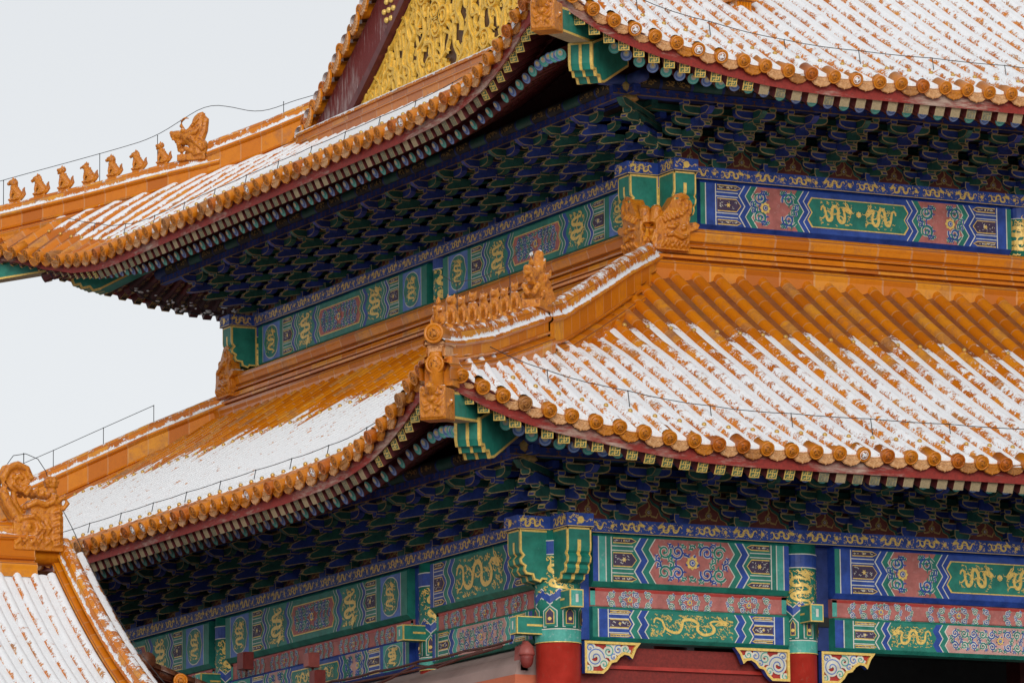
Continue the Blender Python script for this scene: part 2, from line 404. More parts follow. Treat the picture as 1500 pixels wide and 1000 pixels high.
    def flames(s, u0, u1, v0, v1, n, mat, r, lay=2, size=.05, avoid=None):
        for k in range(n):
            u, v = r.uniform(u0, u1), r.uniform(v0, v1); a = r.uniform(0, 6.3)
            if avoid and any((u-x)**2+(v-y)**2 < avoid[1]**2 for x, y in avoid[0]): continue
            q = size*r.uniform(.6, 1.3)
            pts = [(u-q*math.cos(a), v-q*math.sin(a)*.7), (u-q*.3*math.cos(a)-q*.35*math.sin(a), v+q*.35*math.cos(a)),
                   (u+q*.3*math.cos(a)+q*.3*math.sin(a), v-q*.3*math.cos(a)), (u+q*math.cos(a), v+q*math.sin(a)*.7)]
            pts = [(min(max(x, u0), u1), min(max(y, v0), v1)) for x, y in pts]
            s.rib(pts, [q*.18, q*.42, q*.42, q*.12], mat, lay)
    def dragon(s, u0, u1, v0, v1, r, flip=False, mat='gold', lay=2, upright=False, busy=1.0):
        'gilded coiling dragon with mane, four clawed legs and flames'
        A, B = u1-u0, v1-v0
        def T(x, y):
            if flip: x = 1-x
            return (u0+A*y, v0+B*x) if upright else (u0+A*x, v0+B*y)
        long_, short = (B, A) if upright else (A, B)
        asp = long_/short; th = short*(.125 if short > .3 else .17)*(1 if asp > 1.3 else .8)
        key = [(.03, .62), (.07, .80), (.15, .72), (.18, .42), (.25, .20), (.35, .26), (.37, .52), (.40, .78), (.50, .84), (.57, .64), (.56, .36), (.64, .17), (.75, .24), (.77, .48), (.73, .68), (.80, .80), (.87, .72)]
        key = [(x+r.uniform(-.012, .012), y+r.uniform(-.03, .03)) for x, y in key]
        m_ = 49; pts, ws = [], []; nk = len(key)
        for i in range(m_):
            q = i/(m_-1)*(nk-1); k = min(int(q), nk-2); f = q-k
            P0, P1, P2, P3 = key[max(k-1, 0)], key[k], key[k+1], key[min(k+2, nk-1)]
            c_ = [.5*(2*P1[j]+(P2[j]-P0[j])*f+(2*P0[j]-5*P1[j]+4*P2[j]-P3[j])*f*f+(3*P1[j]-P0[j]-3*P2[j]+P3[j])*f**3) for j in (0, 1)]
            pts.append(T(*c_)); ws.append(th*(.25+.85*math.sin(math.pi*min(.93, .10+.80*i/(m_-1)))))
        s.rib(pts, ws, mat, lay)
        d = [(pts[i+1][0]-pts[i-1][0], pts[i+1][1]-pts[i-1][1]) for i in range(1, m_-1)]
        for i in range(2, m_-3, 2):
            du, dv = d[i-1]; l = math.hypot(du, dv) or 1; nu, nv = -dv/l, du/l
            if flip != upright: nu, nv = -nu, -nv
            p = pts[i]; w = ws[i]
            s.rib([(p[0]+nu*w*.45, p[1]+nv*w*.45), (p[0]+nu*w*.95-du/l*w*.3, p[1]+nv*w*.95-dv/l*w*.3)], [w*.4, w*.06], mat, lay)
        # head
        hx, hy = pts[-1]
        du, dv = d[-1]; l = math.hypot(du, dv) or 1; du, dv = du/l, dv/l; nu, nv = -dv, du
        def Hd(a, b): return (hx+th*(a*du+b*nu), hy+th*(a*dv+b*nv))
        s.poly([Hd(-.9, -.75), Hd(.2, -.95), Hd(1.5, -.55), Hd(2.1, -.05), Hd(1.5, .25), Hd(2.0, .75), Hd(1.2, 1.0), Hd(.1, .95), Hd(-.9, .75)], mat, lay+1)
        for b in (-1, 1):
            s.rib([Hd(0, .7*b), Hd(-1.2, 1.3*b), Hd(-2.4, 1.15*b)], [th*.4, th*.35, th*.08], mat, lay)
            s.rib([Hd(-.4, .4*b), Hd(-1.8, .75*b), Hd(-2.9, 1.9*b)], [th*.5, th*.4, th*.05], mat, lay)
            s.rib([Hd(1.6, .3*b), Hd(2.4, .9*b), Hd(2.2, 1.6*b)], [th*.22, th*.2, th*.06], mat, lay)
        s.disc(Hd(.5, -.3), th*.16, 'green', lay+2, 6)
        # legs
        for q, sg in ((.2, -1), (.38, 1), (.6, -1), (.76, 1)):
            i = int(q*(m_-1)); p = pts[i]; dd = d[i-1]; l = math.hypot(*dd) or 1; nu, nv = -dd[1]/l*sg, dd[0]/l*sg
            k = (p[0]+nu*th*1.5+dd[0]/l*th*.9, p[1]+nv*th*1.5+dd[1]/l*th*.9); f = (k[0]+nu*th*1.1-dd[0]/l*th*.3, k[1]+nv*th*1.1-dd[1]/l*th*.3)
            cl = lambda P: (min(max(P[0], u0), u1), min(max(P[1], v0), v1))
            k, f = cl(k), cl(f)
            s.rib([p, k, f], [th*.6, th*.42, th*.3], mat, lay)
            for a in (-.7, 0, .7):
                s.rib([f, cl((f[0]+th*(.7*nu+a*dd[0]/l), f[1]+th*(.7*nv+a*dd[1]/l)))], [th*.3, th*.06], mat, lay)
        s.flames(u0, u1, v0, v1, int(66*busy*max(1, asp)), mat, r, lay, short*.072, (pts, th*1.05))
    def zig(s, u, amp, v0, v1, n=4, wavy=False, nn=16):
        'zigzag (or wavy) vertical line: points out at top, middle and bottom'
        if wavy: return [(u+amp*(.5+.5*math.cos(2*math.pi*k/nn*2)), v0+(v1-v0)*k/nn) for k in range(nn+1)]
        return [(u+(amp if k % 2 == 0 else 0), v0+(v1-v0)*k/n) for k in range(n+1)]
    def half_hex(s, ua, ub, va, vb, amp, fill, r, lay=2):
        'dark cartouche with a gold rim and flower'
        cv = (va+vb)/2
        def hx(e): return [(ua, va+e), (ub-amp, va+e), (ub-e, cv), (ub-amp, vb-e), (ua, vb-e)]
        s.poly(hx(0), 'gold', lay); s.poly(hx(.016), fill, lay+1)
        cu = ua+(ub-ua)*.45; q = min(vb-va, ub-ua)*.22
        s.poly([(cu+q*(1 if k % 2 == 0 else .45)*math.cos(math.pi*k/6), cv+q*(1 if k % 2 == 0 else .45)*math.sin(math.pi*k/6)) for k in range(12)], 'gold', lay+2)
        s.flames(ua+.02, ub-amp, va+.03, vb-.03, 14, 'white' if fill == 'purple' else 'gold', r, lay+2, .022)

def paint_beam(P, u0, u1, v0, v1, spec, r, wavy=False, base='green'):
    '''spec: segments from the end to the middle, then the middle panel; mirrored about the middle.
       ('strip', mat, w) ('tabs', c1, w) ('chev', c1, c2, w) ('dragon', ground, w) ('lens', ground, w) ('scroll', ground, w); last: centre (kind, ground)'''
    h = v1-v0; amp = min(.13, h*.16); line = .018
    end = spec[-1]
    tot = sum(q[-1] for q in spec[:-1])
    scale = min(1.0, (u1-u0)/2*.86/tot) if tot else 1
    half = (u1-u0)/2
    zz = (lambda u, a: P.zig(u, a, v0, v1, wavy=wavy))
    for side in (0, 1):
        mir = (lambda pts: [(u1-(x-u0), y) for x, y in pts][::-1]) if side else (lambda pts: pts)
        mstrip = (lambda a, b, m, l: P.strip([(u1-(x-u0), y) for x, y in b], [(u1-(x-u0), y) for x, y in a], m, l)) if side else P.strip
        def X(x): return u1-(x-u0) if side else x
        def RR(a, b, va, vb, m, l): P.rect(min(X(a), X(b)), max(X(a), X(b)), va, vb, m, l)
        u = u0; zin = 0.0            # zin = how far the left border of the next field zigzags in
        for seg in spec[:-1]:
            w = seg[-1]*scale
            if seg[0] == 'strip':
                RR(u, u+w, v0, v1, seg[1], 1); RR(u+w-line, u+w, v0, v1, 'white', 2); zin = 0
            elif seg[0] == 'tabs':
                c1 = seg[1]; RR(u, u+w, v0, v1, c1, 1); mstrip([(u+w, v) for _, v in zz(0, 1)], zz(u+w, amp), c1, 1)
                for q in (.25, .75):
                    vm = v0+h*q
                    for dv in (-.032, .032): RR(u, u+w-.01, vm+dv-.007, vm+dv+.007, 'white', 2)
                for k, (a, b) in enumerate(((0, .16), (.34, .66), (.84, 1))):
                    if k == 1:
                        pts = (u+.02, u+w+amp*.45, v0+h*a, v0+h*b)
                    else: pts = (u+.02, u+w+amp*.45, v0+h*a+.01, v0+h*b-.01)
                    fill = 'purple'
                    pass
                    if side:
                        Pm = Paint(P.mb, Mirror(P.fr, u0, u1)); Pm.half_hex(*pts, amp*.8, fill, r, 2)
                    else: P.half_hex(*pts, amp*.8, fill, r, 2)
                mstrip(zz(u+w-.004, amp), zz(u+w+line, amp), 'white', 2)
                u += w; zin = amp; continue
            elif seg[0] == 'chev':
                z0 = zin
                a = zz(u, amp) if zin else [(u, v) for _, v in zz(0, 1)]
                mstrip(a, zz(u+w*.5, amp), seg[1], 1); mstrip(zz(u+w*.5, amp), zz(u+w, amp), seg[2], 1)
                mstrip(zz(u+w*.5-line/2, amp), zz(u+w*.5+line/2, amp), 'white', 2)
                mstrip(zz(u+w-line, amp), zz(u+w, amp), 'white', 2)
                u += w; zin = amp; continue
            elif seg[0] in ('dragon', 'scroll'):
                a = zz(u, amp) if zin else [(u, v) for _, v in zz(0, 1)]
                mstrip(a, zz(u+w, amp), seg[1], 1)
                ua, ub = sorted((X(u+amp*.95), X(u+w-.01)))
                if seg[0] == 'dragon': P.dragon(ua, ub, v0+.05, v1-.05, r, flip=r.random() < .5, upright=(ub-ua) < h*1.15, lay=2, busy=1.5)
                else:
                    P.scrolls(ua-.02, ub+.02, v0+.03, v1-.03, 2, w=.03, flower=False)
                    P.flower((X(u+amp+.13), (v0+v1)/2), h*.13, 4)
                u += w; zin = amp; continue
            elif seg[0] == 'lens':
                RR(u, u+w, v0, v1, seg[1], 1)
                cu, cv = X(u+w/2), (v0+v1)/2
                def lens(e):
                    n = 28; return [(cu+(w*.43-e)*math.copysign(abs(math.cos(2*math.pi*k/n))**.8, math.cos(2*math.pi*k/n))*(1+.05*math.cos(8*math.pi*k/n*2)),
                                     cv+(h*.46-e)*math.sin(2*math.pi*k/n)) for k in range(n)]
                P.poly(lens(0), 'white', 2); P.poly(lens(.018), 'green', 3)
                P.dragon(cu-w*.27, cu+w*.27, cv-h*.34, cv+h*.34, r, upright=True, lay=4, busy=.9)
            u += w; zin = 0
        edge = (u, zin)
        if side == 0: le = edge
    # centre
    ul, z = le; ur = u1-(ul-u0)
    a = zz(ul, amp) if z else [(ul, v) for _, v in zz(0, 1)]
    b = [(u1-(x-u0), y) for x, y in a]
    kind, ground = end[0], end[1]
    P.strip(a, b, ground, 1)
    ia, ib = ul+amp+.02, ur-amp-.02
    if kind == 'scroll':
        P.scrolls(ia-.04, ib+.04, v0+.03, v1-.03, 2, w=.032 if h > .5 else .02, dens=1 if h > .5 else .7)
    elif kind == 'dragon':
        P.dragon(ia, ib, v0+.04, v1-.04, r, lay=2, upright=(ib-ia) < h, busy=1.4)
    elif kind in ('panel_dragons', 'panel_scroll'):
        mv = h*.135
        def zin_(e): return [(ul+.06+e+(amp if k % 2 == 0 else 0)*.7, v0+mv+e*.8+(h-2*mv-1.6*e)*k/4) for k in range(5)]
        def pan(e, m, lay):
            q = zin_(e); P.strip(q, [(u1-(x-u0), y) for x, y in q], m, lay)
        pan(0, 'gold', 2); pan(.022, end[2], 3)
        cu, cv = (ul+ur)/2, (v0+v1)/2
        if kind == 'panel_dragons':
            P.dragon(ia+.16, cu-.12, v0+mv+.05, v1-mv-.05, r, lay=4, busy=.9); P.dragon(cu+.12, ib-.16, v0+mv+.05, v1-mv-.05, r, flip=True, lay=4, busy=.9)
            P.flower((cu, cv+.02), h*.07, 5, 'gold', 'gold')
        else: P.scrolls(ia+.08, ib-.08, v0+mv+.03, v1-mv-.03, 4, w=.026, dens=1.1)
class Mirror:
    def __init__(s, fr, u0, u1): s.fr, s.u0, s.u1 = fr, u0, u1
    def p(s, u, v, n=0.0): return s.fr.p(s.u1-(u-s.u0), v, n)

def running(P, u0, u1, v0, v1, r, mat='gold', lay=2, step=.62):
    'small running dragons and flowers along a frieze'
    n = max(1, round((u1-u0)/step)); st = (u1-u0)/n; h = v1-v0
    for k in range(n):
        a = u0+k*st
        P.dragon(a+.03, a+st*.72, v0+h*.08, v1-h*.08, r, flip=k % 2 == 0, mat=mat, lay=lay, busy=.45)
        c = (a+st*.86, (v0+v1)/2)
        q = h*.22; P.poly([(c[0]+q*(1 if j % 2 == 0 else .55)*math.cos(math.pi*j/7), c[1]+q*(1 if j % 2 == 0 else .55)*math.sin(math.pi*j/7)) for j in range(14)], mat, lay)
        P.flames(a+st*.74, a+st*.99, v0+h*.08, v1-h*.08, 16, mat, r, lay, h*.13)
# ---------------------------------------------------------------- roofs
class Grid:
    def __init__(s): s.v, s.q, s.uv, s.sn, s.n = [], [], [], [], 0
    def add(s, P, uv, sn):
        'P (rows, cols, 3)'
        r, c = P.shape[:2]
        i = np.arange(r*c).reshape(r, c)+s.n
        s.q.append(np.stack([i[:-1, :-1], i[:-1, 1:], i[1:, 1:], i[1:, :-1]], -1).reshape(-1, 4))
        s.v.append(P.reshape(-1, 3)); s.uv.append(uv.reshape(-1, 2)); s.sn.append(sn.reshape(-1)); s.n += r*c
    def mesh(s, name, mat):
        v, q, uv, sn = (np.concatenate(x) for x in (s.v, s.q, s.uv, s.sn))
        me = bpy.data.meshes.new(name); me.vertices.add(len(v)); me.vertices.foreach_set('co', v.astype(np.float32).ravel())
        me.loops.add(q.size); me.loops.foreach_set('vertex_index', q.astype(np.int32).ravel())
        me.polygons.add(len(q)); me.polygons.foreach_set('loop_start', np.arange(0, q.size, 4, dtype=np.int32))
        me.materials.append(MATS[mat]); me.update(calc_edges=True)
        me.polygons.foreach_set('use_smooth', np.ones(len(q), bool))
        l = me.uv_layers.new(name='UVMap'); l.data.foreach_set('uv', uv[q.ravel()].astype(np.float32).ravel())
        a = me.attributes.new('snow', 'FLOAT', 'POINT'); a.data.foreach_set('value', sn.astype(np.float32)); me.update(); me.validate(); return me
nr = np.random.RandomState(3)
PH = nr.uniform(0, 6.28, (12,)); FR = nr.uniform(1.2, 5.0, (12, 2))*np.where(nr.rand(12, 2) < .5, -1, 1)
def wob(a, t):
    z = 0
    for k in range(12): z = z+np.sin(FR[k, 0]*a+FR[k, 1]*t+PH[k])
    return z/12
PITCH, RT, TL = 0.395, 0.098, 0.33
def smooth(x, a, b):
    q = np.clip((x-a)/(b-a), 0, 1); return q*q*(3-2*q)

class Roof:
    def __init__(s, ox, oy, L_, e, chong, zE, m, k, D, xlen):
        s.ox, s.oy, s.L, s.e, s.ch, s.zE, s.m, s.k, s.D, s.xlen = ox, oy, L_, e, chong, zE, m, k, D, xlen
        s.c = e+chong                     # corner tip
    def H(s, a): d = s.e-a; return s.zE+s.m*d+s.k*d*d*np.sign(d)
    def slope(s, a): return s.m+2*s.k*np.abs(s.e-a)
    # how fast the eave climbs towards its corner, by distance from the hip: long side, near end of the short side, far corner
    G_FRONT = ([0, .25, .56, .88, 1.21, 1.6, 2.1, 2.6, 3.2, 3.8, 4.5], [1.25, 1.07, .86, .69, .55, .42, .30, .19, .09, .03, 0])
    G_SIDE = ([0, .9, 1.45, 1.75, 2.05, 2.45, 2.95, 3.4, 3.9, 4.6, 6], [1.25, 1.2, 1.05, .87, .73, .54, .34, .23, .13, .05, 0])
    G_FAR = ([0, .87, 1.52, 2.42, 3.4, 4.2], [1.25, .86, .53, .21, .04, 0])
    def lift(s, a, t, front=True):
        rr = np.maximum(a-t, 0); u0 = np.clip(a+s.D[1], 0, None)
        if front == 'B': g = np.interp(rr, *s.G_FAR)
        elif front: g = np.interp(rr, *s.G_FRONT)
        else:
            far = np.asarray(t) < -s.L/2
            rr = np.where(far, np.maximum(a-(-s.L-t), 0), rr)
            g = np.where(far, np.interp(rr, *s.G_FAR), np.interp(rr, *s.G_SIDE))
        return s.D[0]*u0*g
    def tc(s, t): return np.maximum(t, -s.L-t)
    def ae(s, t):
        return s.e+s.ch*np.clip(s.tc(t)/s.c, 0, 1)**2
    def z(s, a, t, front):
        return s.H(a)+s.lift(a, t, front)
    def place(s, front):
        def f(a, t, h=0.0):
            a = np.asarray(a, float); t = np.asarray(t, float); h = np.asarray(h, float)
            sl = s.slope(a); q = np.sqrt(1+sl*sl)
            z = s.z(a, t, front)+h/q; a2 = a+h*sl/q
            if front == 'B': x, y = s.ox-t, s.oy+s.L+a2
            else: x, y = (s.ox-t, s.oy-a2) if front else (s.ox-a2, s.oy-t)
            return np.stack(np.broadcast_arrays(x, y, z), -1)
        return f
    def frame(s, front, a, t, h=0.0):
        'matrix at a roof point: X along the eave, Y off the roof, Z down the slope (outward)'
        f = s.place(front); p = Vector(f(a, t, h)); o = Vector(f(a+.05, t, h))-p; o.z = -float(s.slope(a))*.05; o.normalize()
        x = Vector(f(a, t-.05, h))-Vector(f(a, t+.05, h))
        if front: pass
        x = (x-o*x.dot(o)).normalized(); y = o.cross(x)
        if y.z < 0: x, y = -x, -y
        return Matrix(((x.x, y.x, o.x, p.x), (x.y, y.y, o.y, p.y), (x.z, y.z, o.z, p.z), (0, 0, 0, 1)))

def tile_rows(g, place, rows, snow, row0=0, side=0):
    '''rows: [(t, a_eave, a_top)]; snow(a, t, kind, phi) -> amount 0..1'''
    ph = np.linspace(0, math.pi, 9)
    for i, (t, a0, a1) in enumerate(rows):
        n = max(1, int(round((a0-a1)/TL)))
        st = (a0-a1)/n
        ks = np.arange(n)
        fr_ = np.array([.025, .5, .985])
        a = (a0-(ks[:, None]+fr_[None, :])*st).ravel()                 # from the eave up
        vv = (ks[:, None]+np.array([.002, .5, .998])[None, :]).ravel()
        lip = np.tile(np.array([0, 0, 0.]), n)
        # tube
        sn = snow(a[:, None], t+0*ph[None, :], 0, ph[None, :])
        rr = RT+lip[:, None]+.016*np.clip(sn, 0, 1)*np.clip(np.sin(ph)[None, :], 0, 1)*(1+.25*wob(a*4, t*7+ph[0])[:, None])
        tt = t-rr*np.cos(ph)[None, :]*1.0; hh = .015+rr*np.sin(ph)[None, :]
        P = place(a[:, None]+0*tt, tt, hh)
        uv = np.stack([np.full(tt.shape, row0+i+.5), np.repeat(vv[:, None], tt.shape[1], 1)], -1)
        g.add(P, uv, sn)
        # pan to one side of it
        w = np.linspace(-1, 1, 7); pw = PITCH/2-RT*.86
        tp = t+PITCH/2
        sp = snow(a[:, None], tp+0*w[None, :], 1, w[None, :])
        base = -.005+.03*w**2
        fill = np.clip(sp, 0, 1)*(.058*(1-.75*w[None, :]**2))*(1+.22*wob(a*3, t*9)[:, None])
        hp = base[None, :]+np.tile(np.array([0, 0, 0.]), n)[:, None]*(1-np.clip(sp, 0, 1))+fill
        ap = np.concatenate([[a0+.012], a]); hp = np.concatenate([np.full((1, 7), -.03), hp]); sp = np.concatenate([sp[:1], sp]); vp = np.concatenate([[.01], vv])
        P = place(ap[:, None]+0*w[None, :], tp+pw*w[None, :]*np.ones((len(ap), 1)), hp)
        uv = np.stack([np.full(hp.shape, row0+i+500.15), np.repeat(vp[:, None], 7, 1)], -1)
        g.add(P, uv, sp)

def eave_tile_mesh():
    'end tube with its pressed roundel'
    b = MB()
    b.lathe([(RT+.004, -.26), (RT+.004, -.012), (RT+.008, 0), (RT+.012, .012)], 'glaze_plain', 20)
    b.lathe([(RT+.012, .004), (RT+.010, .016), (RT-.010, .020), (RT-.016, .008)], 'glaze_plain', 20)
    b.lathe([(RT-.015, .009), (RT-.030, .009)], 'glaze_groove', 20)
    b.lathe([(RT-.028, .008), (RT-.034, .016), (RT-.042, .011), (.030, .013), (.022, .020), (.001, .022)], 'glaze_end', 20)
    for k in range(7):
        a = k*.9; b.tube([(.040*math.cos(a), .040*math.sin(a), .014), (.030*math.cos(a+.6), .030*math.sin(a+.6), .020), (.046*math.cos(a+1), .046*math.sin(a+1), .014)], .007, 'glaze_groove' if k % 2 else 'glaze_end', 5)
    return b.mesh('eave_tile')
def drip_tile_mesh():
    'hanging leaf-shaped lip of a pan tile'
    b = MB(); w = PITCH/2-.02
    top = [(w*x, .035*x*x+.012) for x in np.linspace(-1, 1, 9)]
    bot = [(w*x, -.128*(1-abs(x)**2.4)**.5-.006*(1 if k % 2 else 0)-(.012 if k == 7 else 0)) for k, x in enumerate(np.linspace(.97, -.97, 15))]
    prof = top+bot
    def fn(e):
        cx_, cy_ = 0, -.03
        return lambda x, y, d: (cx_+(x-cx_)*e, cy_+(y-cy_)*e, d-(y*.25))
    b.prism(prof, fn(1.0), -.02, .012, 'glaze_plain')
    inner = [fn(.84)(x, y, .010) for x, y in prof]; outer = [fn(1.0)(x, y, .012) for x, y in prof]; rim = [fn(.90)(x, y, .024) for x, y in prof]
    n = len(prof)
    b.add(outer+rim, [[i, (i+1) % n, n+(i+1) % n, n+i] for i in range(n)], 'glaze_relief'); b.add(rim+inner, [[i, (i+1) % n, n+(i+1) % n, n+i] for i in range(n)], 'glaze_relief')
    b.poly([fn(.84)(x, y, .014) for x, y in prof], 'glaze_relief')
    for k in range(5):
        x = (k-2)*.05; b.tube([(x-.02, -.03, .018+.008), (x, -.045-.012*(k % 2), .03), (x+.02, -.028, .026)], .006, 'glaze_relief', 5)
    return b.mesh('drip_tile')
def nail_mesh():
    b = MB(); b.lathe([(.024, 0), (.034, .014), (.036, .028), (.028, .044), (.013, .054), (.002, .056)], 'brass', 10)
    return b.mesh('tile_nail')
EAVE, DRIP, NAIL = eave_tile_mesh(), drip_tile_mesh(), nail_mesh()
def variant(me, swap, extra=None):
    m2 = me.copy()
    for i, mt in enumerate(m2.materials):
        if mt.name in swap: m2.materials[i] = MATS[swap[mt.name]]
    return m2
glaze('glaze_aged', (0.40, 0.15, 0.03), (0.55, 0.26, 0.08), (0.22, 0.08, 0.02), 18)
glaze('glaze_deep', (0.48, 0.115, 0.004), (0.56, 0.16, 0.006), (0.34, 0.075, 0.003), 9)
EAVES = [EAVE]*9+[variant(EAVE, {'glaze_end': 'glaze_deep', 'glaze_plain': 'glaze_deep'}), variant(EAVE, {'glaze_end': 'glaze_aged', 'glaze_plain': 'glaze_aged'}), variant(EAVE, {'glaze_end': 'glaze_deep', 'glaze_plain': 'glaze_deep'}), variant(EAVE, {'glaze_end': 'snow'})]
DRIPS = [DRIP, DRIP, variant(DRIP, {'glaze_relief': 'glaze_aged'}), variant(DRIP, {'glaze_relief': 'glaze_end'}), DRIP]
def jit(s=1.0):
    return Matrix.Translation((rng.gauss(0, .005)*s, rng.gauss(0, .005)*s, rng.gauss(0, .012)*s)) @ Matrix.Rotation(rng.gauss(0, .05)*s, 4, 'Y') @ Matrix.Rotation(rng.gauss(0, .05)*s, 4, 'X')

def sweep(g, path, lat, prof, ulen=.45, row=0, snowtop=0.0, nrm=None, rng_=None):
    '''ridge course: path [(x,y,z)] top line, lat = horizontal side vector, prof [(n, z, snow)] measured from the path'''
    path = np.array(path, float); seg = np.r_[0, np.cumsum(np.linalg.norm(np.diff(path, axis=0), axis=1))]
    tot = seg[-1]; n = max(2, int(tot/.12)); q = np.linspace(0, tot, n)
    C = np.stack([np.interp(q, seg, path[:, k]) for k in range(3)], -1)
    lat = np.array(lat, float); pr = np.array([p[:2] for p in prof]); sn = np.array([p[2] if len(p) > 2 else 0 for p in prof])
    P = C[:, None, :]+pr[None, :, 0:1]*lat[None, None, :]+np.stack([0*pr[:, 0], 0*pr[:, 0], pr[:, 1]], -1)[None]
    uvx = np.floor(np.arange(len(prof))/3)+row*37+.5
    uv = np.stack([np.repeat(uvx[None], n, 0), np.repeat((q/ulen+.31*row)[:, None], len(prof), 1)], -1)
    S_ = np.repeat(sn[None], n, 0)*(1+.35*wob(q*3, q*2+row)[:, None])
    g.add(P, uv, S_)

def ridge_prof(h, w=.20, top=.11, snow=.75, both=True, full=True):
    'moulded ridge section from one foot over the top tile to the other; z measured from the top'
    half = [(w+.10, -h-.12, 0), (w+.10, -h+.00, 0), (w+.115, -h+.05, 0), (w+.09, -h+.10, 0), (w+.03, -h+.115, 0), (w-.02, -h+.13, 0), (w-.02, -h+.15, 0),
            (w+.02, -h+.16, snow*.25), (w+.03, -h+.19, 0), (w-.005, -h+.205, 0), (w-.005, -top*1.9-.10, 0), (w+.035, -top*1.9-.075, 0), (w+.05, -top*1.9-.045, 0), (w+.04, -top*1.9-.015, snow*.3), (w+.015, -top*1.9, snow*1.05), (top+.015, -top*1.75, snow*1.05), (top*1.03, -top*1.2, snow*.35)]
    arc = [(top*math.cos(a), -top+top*math.sin(a), snow*(.22+.42*math.sin(a))) for a in np.linspace(.15, math.pi/2, 6)]
    left = half+arc
    return left+[(-n, z, s_) for n, z, s_ in left[::-1][1:]]

def ceramic(name, builder, parent=None, voxel=.014, mat='glaze', M=None, smooth_it=1):
    'fuse the solids of a modelled ceramic figure into one continuous body'
    b = MB(); builder(b); me = b.mesh(name)
    o = bpy.data.objects.new(name, me); COL.objects.link(o)
    md = o.modifiers.new('r', 'REMESH'); md.mode = 'VOXEL'; md.voxel_size = voxel; md.use_smooth_shade = True
    if smooth_it: sm = o.modifiers.new('s', 'SMOOTH'); sm.iterations = smooth_it; sm.factor = .5
    dg = bpy.context.evaluated_depsgraph_get(); dg.update()
    m2 = bpy.data.meshes.new_from_object(o.evaluated_get(dg)); m2.name = name
    m2.materials.clear(); m2.materials.append(MATS[mat]); m2.polygons.foreach_set('use_smooth', [True]*len(m2.polygons))
    m2.polygons.foreach_set('material_index', [0]*len(m2.polygons))
    bpy.data.objects.remove(o); return m2

def beast(kind):
    'seated ridge beast looking along +X, feet at z=0, about 0.42 m high'
    r = random.Random(kind)
    def f(b):
        T = lambda p, rad, seg=8: b.tube(p, rad, 'glaze', seg)
        k = r.uniform(.92, 1.08)
        b.box((-.12, -.05, -.06), (.11, .05, .010), 'glaze')
        T([(-.10, 0, .07), (-.04, 0, .15), (.03, 0, .235), (.05, 0, .29)], [.085, .085, .078, .06], 10)       # trunk upright
        b.ball((-.08, 0, .07), (.085, .085, .07), 'glaze')
        for s in (-1, 1):
            T([(.055, .045*s, .20), (.075, .05*s, .10), (.075, .05*s, .0)], [.034, .028, .026])
            b.ball((.095, .05*s, .015), (.04, .028, .022), 'glaze')
            b.ball((-.05, .07*s, .06), (.075, .035, .055), 'glaze'); b.ball((.0, .075*s, .018), (.055, .025, .022), 'glaze')
        hz = .335*k
        b.ball((.065, 0, hz), (.072, .06, .062), 'glaze')
        if kind % 4 == 0:      # lion: round mane, short muzzle
            b.ball((.025, 0, hz-.01), (.075, .085, .085), 'glaze'); b.ball((.135, 0, hz-.02), (.04, .04, .034), 'glaze')
        elif kind % 4 == 1:    # horse: long muzzle and crest
            T([(.07, 0, hz), (.14, 0, hz-.025), (.175, 0, hz-.05)], [.05, .036, .03]); T([(-.02, 0, hz-.06), (-.005, 0, hz+.03), (.05, 0, hz+.085)], [.03, .032, .02])
        elif kind % 4 == 2:    # open-mouthed beast
            T([(.08, 0, hz+.015), (.15, 0, hz+.02)], [.045, .03]); T([(.08, 0, hz-.03), (.14, 0, hz-.05)], [.035, .02]); b.ball((.02, 0, hz+.02), (.06, .06, .06), 'glaze')
        else:                  # phoenix: beak and comb
            T([(.11, 0, hz), (.165, 0, hz-.005), (.185, 0, hz-.03)], [.035, .022, .012]); T([(.0, 0, hz+.04), (.05, 0, hz+.075), (.09, 0, hz+.06)], [.02, .026, .014])
            for s in (-1, 1): b.ball((-.03, .075*s, .17), (.09, .022, .06), 'glaze')
        for s in (-1, 1):
            T([(.04, .04*s, hz+.04), (.02, .05*s, hz+.10)], [.022, .008], 6); b.ball((.115, .034*s, hz+.02), .016, 'glaze', 8, 6)
        T([(-.14, 0, .05), (-.185, 0, .12), (-.165, 0, .20), (-.19, 0, .25)], [.032, .036, .03, .01])
        for s in range(4): b.ball((-.03-.025*s, 0, .29-.05*s), .026, 'glaze', 8, 6)
    return f
def rider(b):
    'immortal riding a phoenix, looking along +X'
    T = lambda p, rad, seg=8: b.tube(p, rad, 'glaze', seg)
    b.box((-.16, -.08, -.06), (.16, .08, .012), 'glaze')
    b.ball((0, 0, .12), (.16, .085, .09), 'glaze'); T([(.1, 0, .13), (.17, 0, .22), (.19, 0, .27)], [.06, .035, .03]); b.ball((.2, 0, .28), (.045, .034, .034), 'glaze')
    T([(.22, 0, .28), (.27, 0, .265)], [.02, .006], 6)
    T([(-.1, 0, .14), (-.2, 0, .24), (-.18, 0, .34), (-.24, 0, .36)], [.06, .05, .04, .012])
    for s in (-1, 1):
        T([(0, .07*s, .16), (.04, .10*s, .08), (.09, .09*s, .02)], [.045, .035, .025]); b.ball((-.03, .09*s, .13), (.1, .025, .06), 'glaze')
        T([(0, .05*s, .31), (.06, .07*s, .25), (.12, .02*s, .24)], [.028, .024, .02])
    T([(-.01, 0, .15), (-.005, 0, .26), (.0, 0, .34)], [.075, .068, .05], 10); b.ball((.01, 0, .40), (.046, .042, .05), 'glaze'); T([(0, 0, .43), (0, 0, .49)], [.034, .012], 8)
